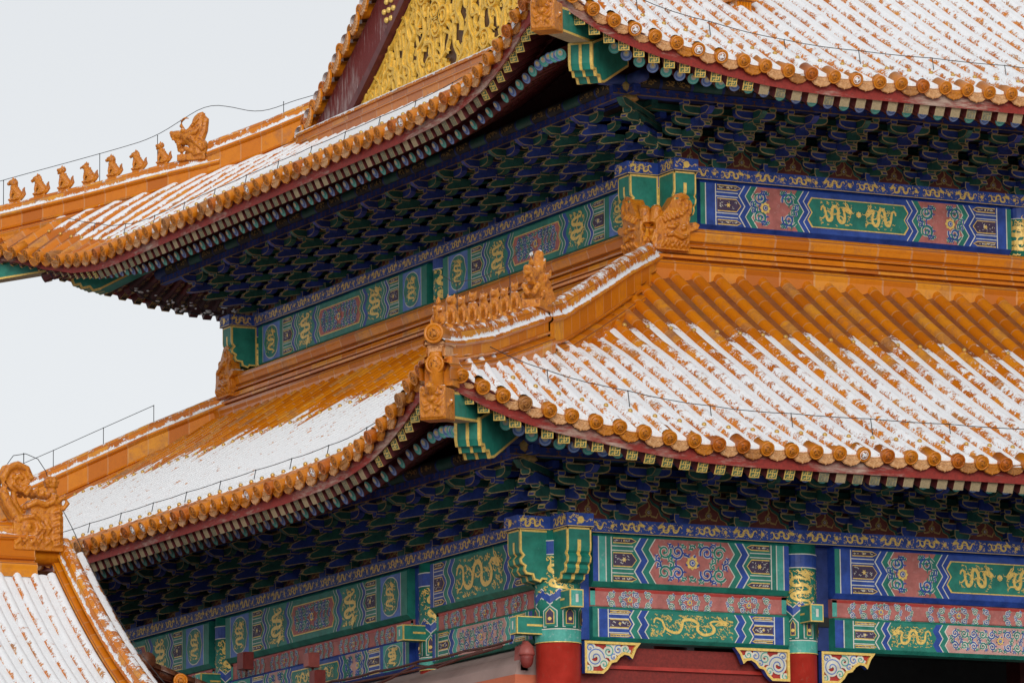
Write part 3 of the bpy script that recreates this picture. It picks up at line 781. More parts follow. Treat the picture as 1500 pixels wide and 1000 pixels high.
def hornbeast(b):
    'big dragon head with open snout, mane and horns, looking along +X; base at z=0, about 0.75 m'
    T = lambda p, rad, seg=9: b.tube(p, rad, 'glaze', seg)
    b.box((-.34, -.15, -.10), (.24, .15, .03), 'glaze')
    T([(-.20, 0, 0), (-.16, 0, .18), (-.04, 0, .34), (.10, 0, .40)], [.20, .19, .165, .13], 12)
    T([(.05, 0, .40), (.22, 0, .43), (.36, 0, .45), (.42, 0, .44)], [.13, .105, .085, .06], 10)        # snout
    T([(.04, 0, .30), (.2, 0, .31), (.33, 0, .33)], [.09, .07, .045], 9)                               # jaw
    b.ball((.40, 0, .49), (.05, .06, .045), 'glaze')
    for s in (-1, 1):
        b.ball((.13, .10*s, .50), (.06, .04, .05), 'glaze'); b.ball((.36, .055*s, .36), .028, 'glaze', 8, 6)
        T([(.02, .08*s, .50), (-.10, .11*s, .64), (-.20, .10*s, .72)], [.04, .032, .012])
        T([(-.02, .14*s, .40), (-.14, .17*s, .44), (-.24, .17*s, .54)], [.055, .045, .015])
        for k in range(4): T([(.02-.07*k, .15*s, .36-.05*k), (-.10-.07*k, .19*s, .30-.07*k), (-.16-.07*k, .17*s, .36-.07*k)], [.05, .04, .012])
        for k in range(5): b.ball((.14-.09*k, .15*s, .10+.03*(k % 2)), (.06, .035, .055), 'glaze', 8, 6)
        for k in range(3): b.ball((.22, (.05+.03*k)*s, .14+.05*k), .05, 'glaze', 8, 6)
    T([(-.02, 0, .50), (-.12, 0, .66), (-.20, 0, .80), (-.26, 0, .84)], [.085, .085, .075, .04], 9)     # mane swept up
    T([(-.16, 0, .30), (-.26, 0, .5), (-.30, 0, .72), (-.27, 0, .83)], [.11, .09, .07, .03], 9)
    b.ball((-.15, 0, .56), (.15, .09, .27), 'glaze', 14, 10); b.ball((-.02, 0, .44), (.16, .14, .14), 'glaze')
def horn(b):
    b.tube([(.16, 0, .55), (.21, 0, .62), (.20, 0, .72), (.12, 0, .77), (.05, 0, .755)], [.03, .036, .032, .02, .006], 'glaze', 8)
def swallow(b):
    'ridge-swallowing dragon with a coiled tail: jaws bite the ridge towards -X; about 1.25 m high, base z=0, thickness along Y'
    T = lambda p, rad, seg=9: b.tube(p, rad, 'glaze', seg)
    b.box((-.40, -.13, -.04), (.40, .13, .50), 'glaze')
    b.box((-.12, -.12, .48), (.38, .12, .74), 'glaze')
    tail = [(-.30, 0, .40), (-.46, 0, .62), (-.56, 0, .84), (-.57, 0, 1.04), (-.48, 0, 1.20), (-.33, 0, 1.26), (-.18, 0, 1.20), (-.11, 0, 1.06), (-.16, 0, .93), (-.28, 0, .88), (-.38, 0, .95), (-.38, 0, 1.05), (-.30, 0, 1.10), (-.24, 0, 1.04)]
    for s in (-.07, .07): T([(x, s, z) for x, y, z in tail], [.085, .08, .072, .066, .064, .062, .058, .054, .05, .048, .046, .042, .04, .035], 9)
    b.lathe([(.20, -.06), (.20, .06)], 'glaze', 18, Matrix.Translation((-.32, 0, 1.05)) @ Matrix.Rotation(math.pi/2, 4, 'X'))
    T([(-.26, 0, .45), (-.36, 0, .66), (-.36, 0, .86)], [.10, .08, .05])
    for s in (-1, 1):
        for k in range(5): T([(-.22+.10*k, .12*s, .80+.04*(k % 2)), (-.16+.10*k, .16*s, .90-.03*k), (-.10+.10*k, .12*s, .80)], [.045, .06, .04])
        T([(-.20, .12*s, .62), (-.06, .16*s, .70), (.10, .14*s, .66), (.22, .16*s, .72), (.34, .13*s, .66)], [.04, .055, .055, .055, .035])
        T([(.26, .11*s, .70), (.42, .14*s, .80), (.46, .14*s, .70), (.40, .13*s, .62), (.30, .12*s, .62)], [.045, .045, .042, .04, .03])
        b.ball((-.16, .13*s, .32), (.085, .035, .08), 'glaze'); b.ball((-.16, .165*s, .32), .035, 'glaze', 8, 6)
        T([(-.30, .12*s, .44), (-.10, .16*s, .48), (.04, .13*s, .40)], [.03, .045, .02])
        for k in range(6): T([(.24, .12*s, .04+.10*k), (.32, .155*s, .08+.10*k), (.38, .12*s, .03+.10*k)], [.028, .042, .026])
        for k in range(5): T([(-.38+.12*k, .12*s, .05), (-.32+.12*k, .16*s, .12+.05*(k % 2)), (-.26+.12*k, .12*s, .05)], [.03, .042, .03])
        for k in range(3): T([(-.02+.07*k, .12*s, .20), (.03+.07*k, .16*s, .30), (-.03+.08*k, .13*s, .40)], [.03, .04, .025])
        for k in range(6): T([(-.45-.02*k, .10*s, .60+.1*k), (-.52-.015*k, .12*s, .66+.1*k)], [.03, .015], 6)
    T([(-.30, 0, .26), (-.48, 0, .24), (-.60, 0, .30), (-.66, 0, .40)], [.11, .085, .06, .03])
    b.lathe([(.07, .72), (.065, .84), (.085, .86), (.085, .90), (.065, .92), (.10, .96), (.11, 1.04), (.085, 1.10), (.04, 1.12), (.001, 1.12)], 'glaze', 14, Matrix.Translation((.25, 0, 0)))
    for k in range(9):
        a = 2*math.pi*k/9; T([(.25+.095*math.cos(a), .095*math.sin(a), .95), (.25+.115*math.cos(a), .115*math.sin(a), 1.03), (.25+.06*math.cos(a), .06*math.sin(a), 1.12)], [.018, .022, .014], 6)
def cornerhead(b):
    'dragon head closing a wall ridge at its corner: jaws along +X, curled ear above; base z=0, thickness along Y'
    T = lambda p, rad, seg=9: b.tube(p, rad, 'glaze', seg)
    prof = [(-.08, 0), (.50, 0), (.52, .30), (.66, .36), (.70, .43), (.62, .47), (.52, .45), (.50, .52), (.56, .62), (.57, .76), (.50, .88), (.38, .92), (.26, .88), (.20, .78), (.12, .66), (.02, .54), (-.08, .46)]
    b.prism(prof, lambda x, z, y: Vector((x, y, z)), -.12, .12, 'glaze')
    for s in (-1, 1):
        T([(.385+.13*(1-.085*k)*math.cos(.55*k-1.2), .125*s, .75+.13*(1-.085*k)*math.sin(.55*k-1.2)) for k in range(11)], [.026]*11, 6)
        for k in range(5): T([(.02+.075*k, .12*s, .52+.03*k), (.07+.075*k, .155*s, .44+.03*k), (.13+.075*k, .12*s, .50+.03*k)], [.024, .034, .02])
        b.ball((.40, .12*s, .36), (.06, .05, .05), 'glaze'); b.ball((.42, .155*s, .36), .022, 'glaze', 8, 6)
        T([(.48, .11*s, .24), (.36, .15*s, .20), (.22, .14*s, .26), (.10, .15*s, .22)], [.03, .04, .04, .025])
        for k in range(6): T([(.02+.08*k, .12*s, .04), (.05+.08*k, .16*s, .11+.03*(k % 2)), (.10+.08*k, .12*s, .05)], [.026, .036, .024])
        T([(.30, .12*s, .42), (.22, .16*s, .36), (.10, .14*s, .36)], [.03, .035, .02])
    for k in range(5): T([(-.08, -.09+.045*k, .03), (-.13, -.08+.04*k, .14+.04*(k % 2)), (-.08, -.09+.045*k, .30)], [.03, .036, .03])
    T([(-.04, 0, .42), (-.02, 0, .60), (-.01, 0, .66)], [.10, .09, .06], 10); b.ball((-.01, 0, .64), (.09, .10, .08), 'glaze')
# ================================================================ the palace hall
HALL = thing('palace_hall', 'huge double-eaved palace hall with snow-dusted orange tiles, blue-green painted beams and red columns', 'palace hall', (8, 11.7, 2.2))
B1, LY, XE = 4.0, 23.4, 16.5         # first bay, length of the side, how far the long side is built
LOW = Roof(0, 0, LY, 3.0, .75, 11.17, .47, .0165, (.2, .9), XE)
UPP = Roof(B1, B1, LY-2*B1, 3.4, .65, 17.55, .463, .0175, (.18, 1.3), XE-B1)
GX = 4.5                              # plane of the gable boards
def snow_low(front):
    def f(a, t, kind, q):
        rowj = .34*np.sin(np.round(t/PITCH*2)*12.9898)*np.cos(np.round(t/PITCH*2)*4.13)
        zone = smooth(a+.45*wob(a*.8, t*1.7)+rowj, -1.95, -1.15)
        if kind: return .97*zone
        if front:
            k = .60+.16*np.sin(q)-.22*smooth(q, 1.7, 2.7)
            return k*zone*(.30+.70*smooth(a+.5*wob(a*.5, t*2.3), -1.8, .6))
        k = .26+.80*np.sin(q)**2-.20*smooth(q, 1.9, 2.6)+.10*rowj; k = k*(1-.85*smooth(a, 2.55, 2.65))
        return k*zone
    return f
def snow_up(front):
    def f(a, t, kind, q):
        far = smooth(-t, 12.6, 14.6) if not front else 0*t
        if kind: return .97-.75*far*smooth(a, -1.0, .5)+0*a+0*t
        if front: return .65+.20*np.sin(q)-.26*smooth(q, 1.7, 2.7)+0*a
        k = .20+.86*np.sin(q)**2-.26*smooth(q, 1.9, 2.6); k = k*(1-.85*smooth(a, 2.95, 3.05))
        # past the far quarter the wind has cleaned the sheltered flanks
        return k+0*a
    return f
def build_roof(rf, name, top_front, top_side, sf, ss):
    part = None
    g = Grid()
    n0 = int((rf.xlen)/PITCH)
    # long side
    rows = []
    t = rf.c-.42
    tl = []
    while t > -rf.xlen: tl.append(t); t -= PITCH
    for t in tl:
        hi = top_front(t); a0 = float(rf.ae(t)); 
        if a0-hi > .25: rows.append((t, a0, hi))
    tile_rows(g, rf.place(True), rows, sf, 0)
    rows2 = []; t = rf.c-.42
    while t > -rf.L-rf.c+.42:
        hi = top_side(t); a0 = float(rf.ae(t))
        if a0-hi > .25: rows2.append((t, a0, hi))
        t -= PITCH
    tile_rows(g, rf.place(False), rows2, ss, 2000)
    part = link(name, g.mesh(name, 'tile'), HALL)
    ev, dr, nl = [], [], []
    for front, rw in ((True, rows), (False, rows2)):
        for t, a0, hi in rw:
            ev.append((rng.choice(EAVES), rf.frame(front, a0+.055, t, .022) @ jit() @ Matrix.Rotation(rng.uniform(0, 6.28), 4, 'Z')))
            dr.append((rng.choice(DRIPS), rf.frame(front, a0+.012, t+PITCH/2, -.018) @ jit(.8)))
            if a0-hi > 1: nl.append((NAIL, rf.frame(front, a0-.42, t, RT+.012) @ Matrix.Rotation(-math.pi/2, 4, 'X')))
            if name == 'lower_roof' and hi < -1.75: nl.append((NAIL, rf.frame(front, -1.30, t, RT+.012) @ Matrix.Rotation(-math.pi/2, 4, 'X')))
    emit_many('eave_tile', ev, part); emit_many('drip_tile', dr, part); emit_many('tile_nail', nl, part)
    return part
low_part = build_roof(LOW, 'lower_roof', lambda t: max(-3.55, t), lambda t: max(-3.55, max(t, -LY-t)), snow_low(True), snow_low(False))
up_part = build_roof(UPP, 'upper_roof', lambda t: max(-7.6, t) if t > (B1-GX-.1) else -7.6, lambda t: max(-(GX-B1)-.25, max(t, -UPP.L-t)), snow_up(True), snow_up(False))

# closing board under the tiles, fascia, rafters -----------------------------------------------------------
def rafter_meshes():
    out_ = {}
    s = .083
    for kind in ('painted', 'bare', 'faded'):
        b = MB()
        body = 'darkred'
        b.add([(-s, -s, 0), (s, -s, 0), (s, s, 0), (-s, s, 0), (-s, -s+.13, -1.15), (s, -s+.13, -1.15), (s, s, -1.15), (-s, s, -1.15)],
              [[1, 2, 6, 5], [2, 3, 7, 6], [3, 0, 4, 7], [4, 5, 6, 7]], body)
        P = Paint(b, Fr((0, -s, 0), (1, 0, 0), Vector((0, .113, -1)).normalized(), Vector((0, -1, -.113)).normalized()))
        b.add([(-s, -s, 0), (s, -s, 0), (s, -s+.13, -1.15), (-s, -s+.13, -1.15)], [[0, 1, 2, 3]], 'brownblack' if kind == 'painted' else 'darkred')
        if kind == 'painted':
            P.rect(-s, s, 0, .02, 'gold', 1)
            for u in (-s+.008, s-.008): P.rib([(u, 0), (u, .75)], .009, 'gold', 1)
            rr = random.Random(5)
            P.flames(-s*.7, s*.7, .06, .72, 34, 'dullgold', rr, 1, .045)
        F = Paint(b, Fr((0, 0, 0), (1, 0, 0), (0, 1, 0), (0, 0, 1)))
        F.rect(-s, s, -s, s, {'painted': 'gold', 'bare': 'barewood', 'faded': 'fadedrim'}[kind], 0)
        if kind == 'faded':
            F.rect(-s+.012, s-.012, -s+.012, s-.012, 'fadedend', 1); F.rib([(-.06, .03), (.02, .03), (.02, -.06)], .010, 'fadedrim', 2); F.rib([(-.03, -.06), (-.03, 0), (.06, 0)], .010, 'fadedrim', 2)
        if kind == 'painted':
            i = s-.016; F.rect(-i, i, -i, i, 'rafter_green', 1)
            w = .013
            for pts in ([(-i, 0), (i, 0)], [(0, -i), (0, i)], [(-i*.55, 0), (-i*.55, i*.62), (-i*.0, i*.62)], [(i*.55, 0), (i*.55, -i*.62), (0, -i*.62)],
                        [(0, -i*.62), (-i*.55, -i*.62), (-i*.55, -i)], [(0, i*.62), (i*.55, i*.62), (i*.55, i)]): F.rib(pts, w, 'gold', 2)
        out_[kind] = b.mesh('flying_rafter')
    for kind, c0, c1 in (('blue', 'paleblue', 'discblue'), ('green', 'teal', 'discgreen')):
        b = MB(); r = .092
        b.lathe([(r, -1.7), (r, -.004), (r-.004, 0)], 'darkred', 16)
        F = Paint(b, Fr((0, 0, 0), (1, 0, 0), (0, 1, 0), (0, 0, 1)))
        F.disc((0, 0), r-.004, c1, 1, 18); F.disc((0, .008), r*.80, 'white', 2, 18); F.disc((0, .010), r*.76, c0 if kind == 'blue' else c1, 3, 18); F.disc((0, .022), r*.60, c1, 4, 16)
        F.disc((0, .028), r*.48, 'white', 5, 14); F.disc((0, .040), r*.22, 'gold', 6, 10)
        b.add([(-.05, -r+.008, -.02), (.05, -r+.008, -.02), (.05, -r+.008, -1.6), (-.05, -r+.008, -1.6)], [[0, 1, 2, 3]], 'brownblack')
        P = Paint(b, Fr((0, -r-.002, 0), (1, 0, 0), (0, 0, -1), (0, -1, 0))); P.flames(-.05, .05, .05, .9, 26, 'dullgold', random.Random(3), 1, .05)
        out_[kind] = b.mesh('round_rafter')
    return out_
paint('rafter_green', (0.09, 0.14, 0.065), 0.6, 0.25)
paint('fadedend', (0.17, 0.155, 0.10), 0.7, 0.35, scale=20)
paint('fadedrim', (0.36, 0.28, 0.12), 0.6, 0.35, scale=20)
RM = rafter_meshes()
def look(p, d):
    'matrix with Z along d, Y as near up as possible'
    z = Vector(d).normalized(); x = Vector((0, 0, 1)).cross(z).normalized(); y = z.cross(x)
    return Matrix(((x.x, y.x, z.x, p[0]), (x.y, y.y, z.y, p[1]), (x.z, y.z, z.z, p[2]), (0, 0, 0, 1)))
RP = .2815
def eaves(rf, tag_, aroot, bare_from, bare_side):
    fly, rnd = [], []
    for front in (True, False, 'B'):
        f = rf.place(front)
        def fan(t, tc):
            return tc-max(0.0, tc+.1)*.52
        t = rf.c-.40; i = 0; t1 = (-5 if front == 'B' else -rf.xlen) if front else -rf.L-rf.c+.40
        while t > t1:
            tc = float(rf.tc(t)) if not front else t
            tr = fan(t, tc); ar = max(aroot, tr+.12)
            if not front and t < -rf.L/2: tr = -rf.L-tr
            ae = float(rf.ae(t))
            cl = max(0, tc)/rf.c
            # flying rafter
            pe = Vector(f(ae-.16, t, 0)); pe.z -= .39-.05*cl
            pr_ = Vector(f(ar, tr, 0)); pr_.z -= .39
            ln = (pe-pr_).length
            d = (pe-pr_).normalized()
            d = (d-Vector((0, 0, -.02))).normalized()
            lim = bare_from if front else bare_side; u_ = nr.rand()
            kd = 'painted' if tc > lim else ('faded' if u_ < (.75 if tc > lim-1.6 else (.15 if front else (.65 if tag_ == 'upper' else .4))) else 'bare')
            fly.append((RM[kd], look(pe, d)))
            p2 = pe-(pe-pr_)/ln*(.58+.10*cl); rl = float((pr_-p2).length)
            zz_ = Vector(p2); 
            a2 = ae-.16-.58; zb = float(rf.z(np.array(a2), np.array(t), front))
            zz_.z = zb-(.61 if front is True else .655)-(.36 if front is True else .46)*cl
            d2 = (zz_-Vector((pr_.x, pr_.y, float(rf.z(np.array(ar), np.array(tr), front))-.58-.1*cl))).normalized()
            if tc < rf.c-(1.12 if front is True or t > -rf.L/2 else .85): rnd.append((RM['blue' if i % 2 == 0 else 'green'], look(zz_, d2)))
            t -= RP; i += 1
    emit_many('flying_rafter', fly, HALL); emit_many('round_rafter', rnd, HALL)
    # fascia boards and soffit: swept along the eave curve
    b = MB(); bb = MB(); cb = MB()
    for front in (True, False, 'B'):
        f = rf.place(front)
        ts = np.arange(rf.c, ((-5 if front == 'B' else -rf.xlen) if front else -rf.L-rf.c)-.01, -.2)
        if not front: ts = np.append(ts[ts > -rf.L-rf.c], -rf.L-rf.c)
        def strip(mb, da0, dz0, da1, dz1, mat, smooth_=False):
            vs = []
            for t in ts:
                ae = float(rf.ae(t)); lim = float(t if front else rf.tc(t))
                for da, dz in ((da0, dz0), (da1, dz1)):
                    a = ae-da if da < 90 else da-100
                    tt = t
                    if lim > a: tt = (a if t > -rf.L/2 or front else -rf.L-a)
                    p = f(a, tt, 0); vs.append((p[0], p[1], p[2]+dz))
            mb.add(vs, [[2*i, 2*i+1, 2*i+3, 2*i+2] for i in range(len(ts)-1)], mat, smooth_)
        strip(b, .07, -.11, .085, -.305, 'fascia'); strip(b, .085, -.305, .16, -.305, 'fascia'); strip(b, .07, -.11, .02, -.02, 'darkred'); strip(b, .02, -.02, .3, -.005, 'darkred')
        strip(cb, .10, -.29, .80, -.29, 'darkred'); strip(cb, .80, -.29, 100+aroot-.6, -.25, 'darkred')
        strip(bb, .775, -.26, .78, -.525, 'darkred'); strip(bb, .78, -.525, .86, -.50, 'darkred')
    b.obj('fascia', HALL); bb.obj('rafter_rail', HALL); cb.obj('soffit', HALL)
eaves(LOW, 'lower', .9, -2.6, -.2)
eaves(UPP, 'upper', 1.2, .1, .0)

# corner beams with their dragon-head caps ------------------------------------------------------------------
def inset(prof, w):
    n = len(prof); A = sum(prof[i][0]*prof[(i+1) % n][1]-prof[(i+1) % n][0]*prof[i][1] for i in range(n)); sg = 1 if A > 0 else -1
    out_ = []
    for i in range(n):
        p0, p1, p2 = Vector(prof[i-1]), Vector(prof[i]), Vector(prof[(i+1) % n])
        a, c = (p1-p0), (p2-p1)
        if a.length < 1e-6 or c.length < 1e-6: out_.append(prof[i]); continue
        n1 = Vector((-a.y, a.x)).normalized()*sg; n2 = Vector((-c.y, c.x)).normalized()*sg
        m = n1+n2
        if m.length < .2: m = n1
        m = m.normalized(); k = w/max(.45, m.dot(n1)); out_.append((p1.x+m.x*k, p1.y+m.y*k))
    return out_
def lined(b, prof, fn, d0, d1, mat, line='gold', w=.016, side=None, ends=(True, True)):
    'extruded board whose two faces carry a gilt outline'
    n = len(prof); q = inset(prof, w)
    a0 = [fn(x, y, d0) for x, y in prof]; a1 = [fn(x, y, d1) for x, y in prof]
    b.add(a0+a1, [[i, (i+1) % n, n+(i+1) % n, n+i] for i in range(n)], side or mat)
    for d, on in ((d0, ends[0]), (d1, ends[1])):
        o = [fn(x, y, d) for x, y in prof]
        if not on: b.add(o, [list(range(n))], side or mat); continue
        c = [fn(x, y, d) for x, y in q]
        b.add(o+c, [[i, (i+1) % n, n+(i+1) % n, n+i] for i in range(n)], line); b.add(c, [list(range(n))], mat)
def capmesh():
    'square glazed cap of a corner beam pressed with a dragon face; looks along +X'
    def f(b):
        T = lambda p, rad, seg=9: b.tube(p, rad, 'glaze', seg)
        b.box((-.30, -.19, -.24), (.10, .19, .20), 'glaze')
        b.box((.06, -.175, -.21), (.125, .175, .15), 'glaze')
        T([(.08, 0, .14), (.16, 0, .17), (.24, 0, .22), (.22, 0, .28)], [.10, .085, .05, .02])
        b.ball((.12, 0, .04), (.07, .07, .055), 'glaze')
        for s in (-1, 1):
            b.ball((.12, .085*s, .11), (.05, .045, .04), 'glaze'); b.ball((.155, .085*s, .105), .02, 'glaze', 8, 6)
            T([(.10, .06*s, .16), (.12, .13*s, .19), (.06, .18*s, .22)], [.035, .035, .012])
            T([(.12, .04*s, -.02), (.145, .10*s, -.05), (.12, .14*s, .02)], [.03, .03, .02])
            T([(.12, .03*s, -.08), (.14, .09*s, -.12), (.12, .13*s, -.08)], [.024, .024, .012])
            T([(-.22, .18*s, -.1), (-.1, .205*s, .02), (.02, .19*s, -.06)], [.02, .03, .02])
    return ceramic('beam_cap', f, None, .012, 'glaze')
CAP = capmesh()
PLAIN_TUBE = MB(); PLAIN_TUBE.lathe([(.115, -.5), (.115, 0), (.135, .02), (.14, .06), (.12, .065), (.116, .055), (.085, .055), (.08, .065), (.03, .062), (.02, .07), (.001, .07)], 'glaze_end', 20)
def corner(rf, far=False):
    s = 1; cx, cy = rf.ox, rf.oy
    def D(c, z, l=0.0):     # point on the diagonal; l sideways
        q = .7071*l
        if not far: return Vector((cx-c+q, cy-c-q, z))
        return Vector((cx-c-q, cy+rf.L+c-q, z))
    ff = 'B' if far else True
    zt = float(rf.z(np.array(rf.c), np.array(rf.c), ff))
    zi = float(rf.z(np.array(1.0), np.array(1.0), ff))
    b = MB()
    # upper (flying) corner beam
    c1 = rf.c+(-.02 if rf is LOW else .11)
    z1 = zt-.585
    dirx = (D(1, 0)-D(0, 0)).normalized()
    prof = [(.6, zi-.62), (c1-1.2, z1-.05), (c1, z1-.20), (c1, z1+.16), (c1-1.2, z1+.36), (.6, zi-.2)]
    lined(b, prof, lambda c, z, l: D(c, z, l), -.15, .15, 'green', 'gold', .035, 'barewood')
    o = b.obj('corner_beam', HALL)
    yaw = math.atan2(dirx.y, dirx.x)
    link('beam_cap', CAP, o, Matrix.Translation(D(c1+.06, z1)) @ Matrix.Rotation(yaw, 4, 'Z') @ Matrix.Rotation(.05, 4, 'Y'))
    # corner tube tile between cap and eave
    pt = MB(); pt.lathe([(.10, z1+.18), (.10, zt+.1), (.095, zt+.12), (.001, zt+.12)], 'glaze_plain', 14, Matrix.Translation((D(rf.c-.02, 0).x, D(rf.c-.02, 0).y, 0)))
    pt.obj('corner_tile', low_part if rf is LOW else up_part)
    # lower corner beam with scalloped end
    b2 = MB(); c2 = rf.c-(.93 if rf is LOW else (1.45 if far else 1.05)); z2 = zt-(.89 if rf is LOW else (.84 if far else .95)); tp = .29 if rf is LOW else .31
    prof = [(c2-1.3, z2+.30), (c2-.42, z2-.20), (c2-.30, z2-.23), (c2-.25, z2-.15), (c2-.14, z2-.17), (c2-.11, z2-.09), (c2-.03, z2-.10), (c2, z2-.01), (c2, z2+tp), (c2-1.3, z2+.60+tp)]
    lined(b2, prof, lambda c, z, l: D(c, z, l), -.19, .19, 'green', 'gold', .035, 'green')
    fr_ = Paint(b2, Fr(D(c2, 0), (-D(0, 0, 1)+D(0, 0, 0)), (0, 0, 1), dirx))
    for u in (-.17, .17): fr_.rib([(u, z2-.01), (u, z2+tp-.01)], .035, 'gold', 1)
    fr_.rib([(-.18, z2+tp-.018), (.18, z2+tp-.018)], .03, 'gold', 1); fr_.rib([(0, z2-.01), (0, z2+tp*.55)], .05, 'gold', 1)
    for (ca, za), (cb_, zb) in zip(prof[1:8], prof[2:9]):
        if cb_-ca > -.02:
            for l in (-.17, 0, .17):
                w = .022; b2.add([D(ca+.006, za-.006, l-w), D(ca+.006, za-.006, l+w), D(cb_+.006, zb-.006, l+w), D(cb_+.006, zb-.006, l-w)], [[0, 1, 2, 3]], 'gold')
    b2.obj('corner_beam', HALL)
corner(LOW); corner(UPP); corner(UPP, True)

# bracket sets -------------------------------------------------------------------------------------------
ARMS = {}
def dou(b, x, y, z, w, h, mat, line):
    prof = [(x-w*.36, z), (x+w*.36, z), (x+w*.5, z+h*.38), (x+w*.5, z+h), (x-w*.5, z+h), (x-w*.5, z+h*.38)]
    lined(b, prof, lambda p, q, d: Vector((p, d, q)), y-w*.5, y+w*.5, mat, line, .012, mat)
    for sx in (-1, 1):      # gilt edges of the cheeks
        X = x+sx*w*.5+sx*.002
        for yy in (y-w*.5, y+w*.5): pass
        b.add([(X, y-w*.5, z+h*.4), (X, y+w*.5, z+h*.4), (X, y+w*.5, z+h*.4+.014), (X, y-w*.5, z+h*.4+.014)], [[0, 1, 2, 3]], line)
def arm(b, y, z, ln, h, th, mat, line):
    e = ln/2
    prof = [(-e, z+h), (-e, z+h*.52), (-e+.035, z+h*.25), (-e+.10, z+h*.06), (-e+.17, z), (e-.17, z), (e-.10, z+h*.06), (e-.035, z+h*.25), (e, z+h*.52), (e, z+h)]
    lined(b, prof, lambda p, q, d: Vector((p, d, q)), y-th/2, y+th/2, mat, line, .018, mat)
def bracket_mesh(n, step, rise, scheme, outx=1.0, arms=True):
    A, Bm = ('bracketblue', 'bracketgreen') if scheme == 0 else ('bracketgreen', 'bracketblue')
    b = MB(); ln = 'bracketgold'
    dou(b, 0, 0, 0, .27, .16, Bm, ln)
    z0 = .15; h = .118
    for k in range(0, n+1):
        y = step*k*outx; z = z0+rise*k
        if arms:
            L1, L2 = (.66 if k else .60), .86
            if k < n:
                arm(b, y, z, L1, h, .10, A, ln)
                for x in (-L1/2+.06, L1/2-.06): dou(b, x, y, z+h, .125, .075, Bm, ln)
                if k == 0:
                    arm(b, y, z+h+.06, L2, h, .10, A, ln)
                    for x in (-L2/2+.06, L2/2-.06): dou(b, x, y, z+2*h+.06, .125, .075, Bm, ln)
            else:
                arm(b, y, z, .72, h*1.15, .10, A, ln)
                for x in (-.30, .30): dou(b, x, y, z+h*1.15, .125, .07, Bm, ln)
        if k > 0: dou(b, 0, y, z-.075, .15, .085, Bm, ln)
        # beak reaching outward
        o = step*k*outx; fo = outx
        if k < n:
            prof = [(-.1, z), (-.1, z+h), (o+.02*fo, z+h+.05), (o+.16*fo, z+h+.03), (o+(step+.16)*fo, z-.01), (o+(step+.20)*fo, z-.085), (o+(step+.12)*fo, z-.10), (o+.10*fo, z-.035)]
            mat = A if k % 2 == 0 else Bm
        else:
            prof = [(-.1, z), (-.1, z+h*1.1), (o+.24*fo, z+h*1.1), (o+.34*fo, z+h*.75), (o+.30*fo, z+h*.4), (o+.22*fo, z)]
            mat = Bm
        lined(b, prof, lambda p, q, d: Vector((d, p, q)), -.052, .052, mat, ln, .013, mat)
        if k < n:      # painted nose of the beak with a gilt rim
            p1, p2 = prof[4], prof[5]
            def nose(e, off): return [(-.052+e, p1[0]+off, p1[1]-e*.8), (.052-e, p1[0]+off, p1[1]-e*.8), (.052-e, p2[0]+off, p2[1]+e*.8), (-.052+e, p2[0]+off, p2[1]+e*.8)]
            b.poly(nose(0, .003), ln); b.poly(nose(.016, .006), Bm if mat == A else A)
    return b
ROTF = Matrix(((-1, 0, 0, 0), (0, -1, 0, 0), (0, 0, 1, 0), (0, 0, 0, 1)))     # outward = -Y
ROTS = Matrix(((0, -1, 0, 0), (1, 0, 0, 0), (0, 0, 1, 0), (0, 0, 0, 1)))      # outward = -X
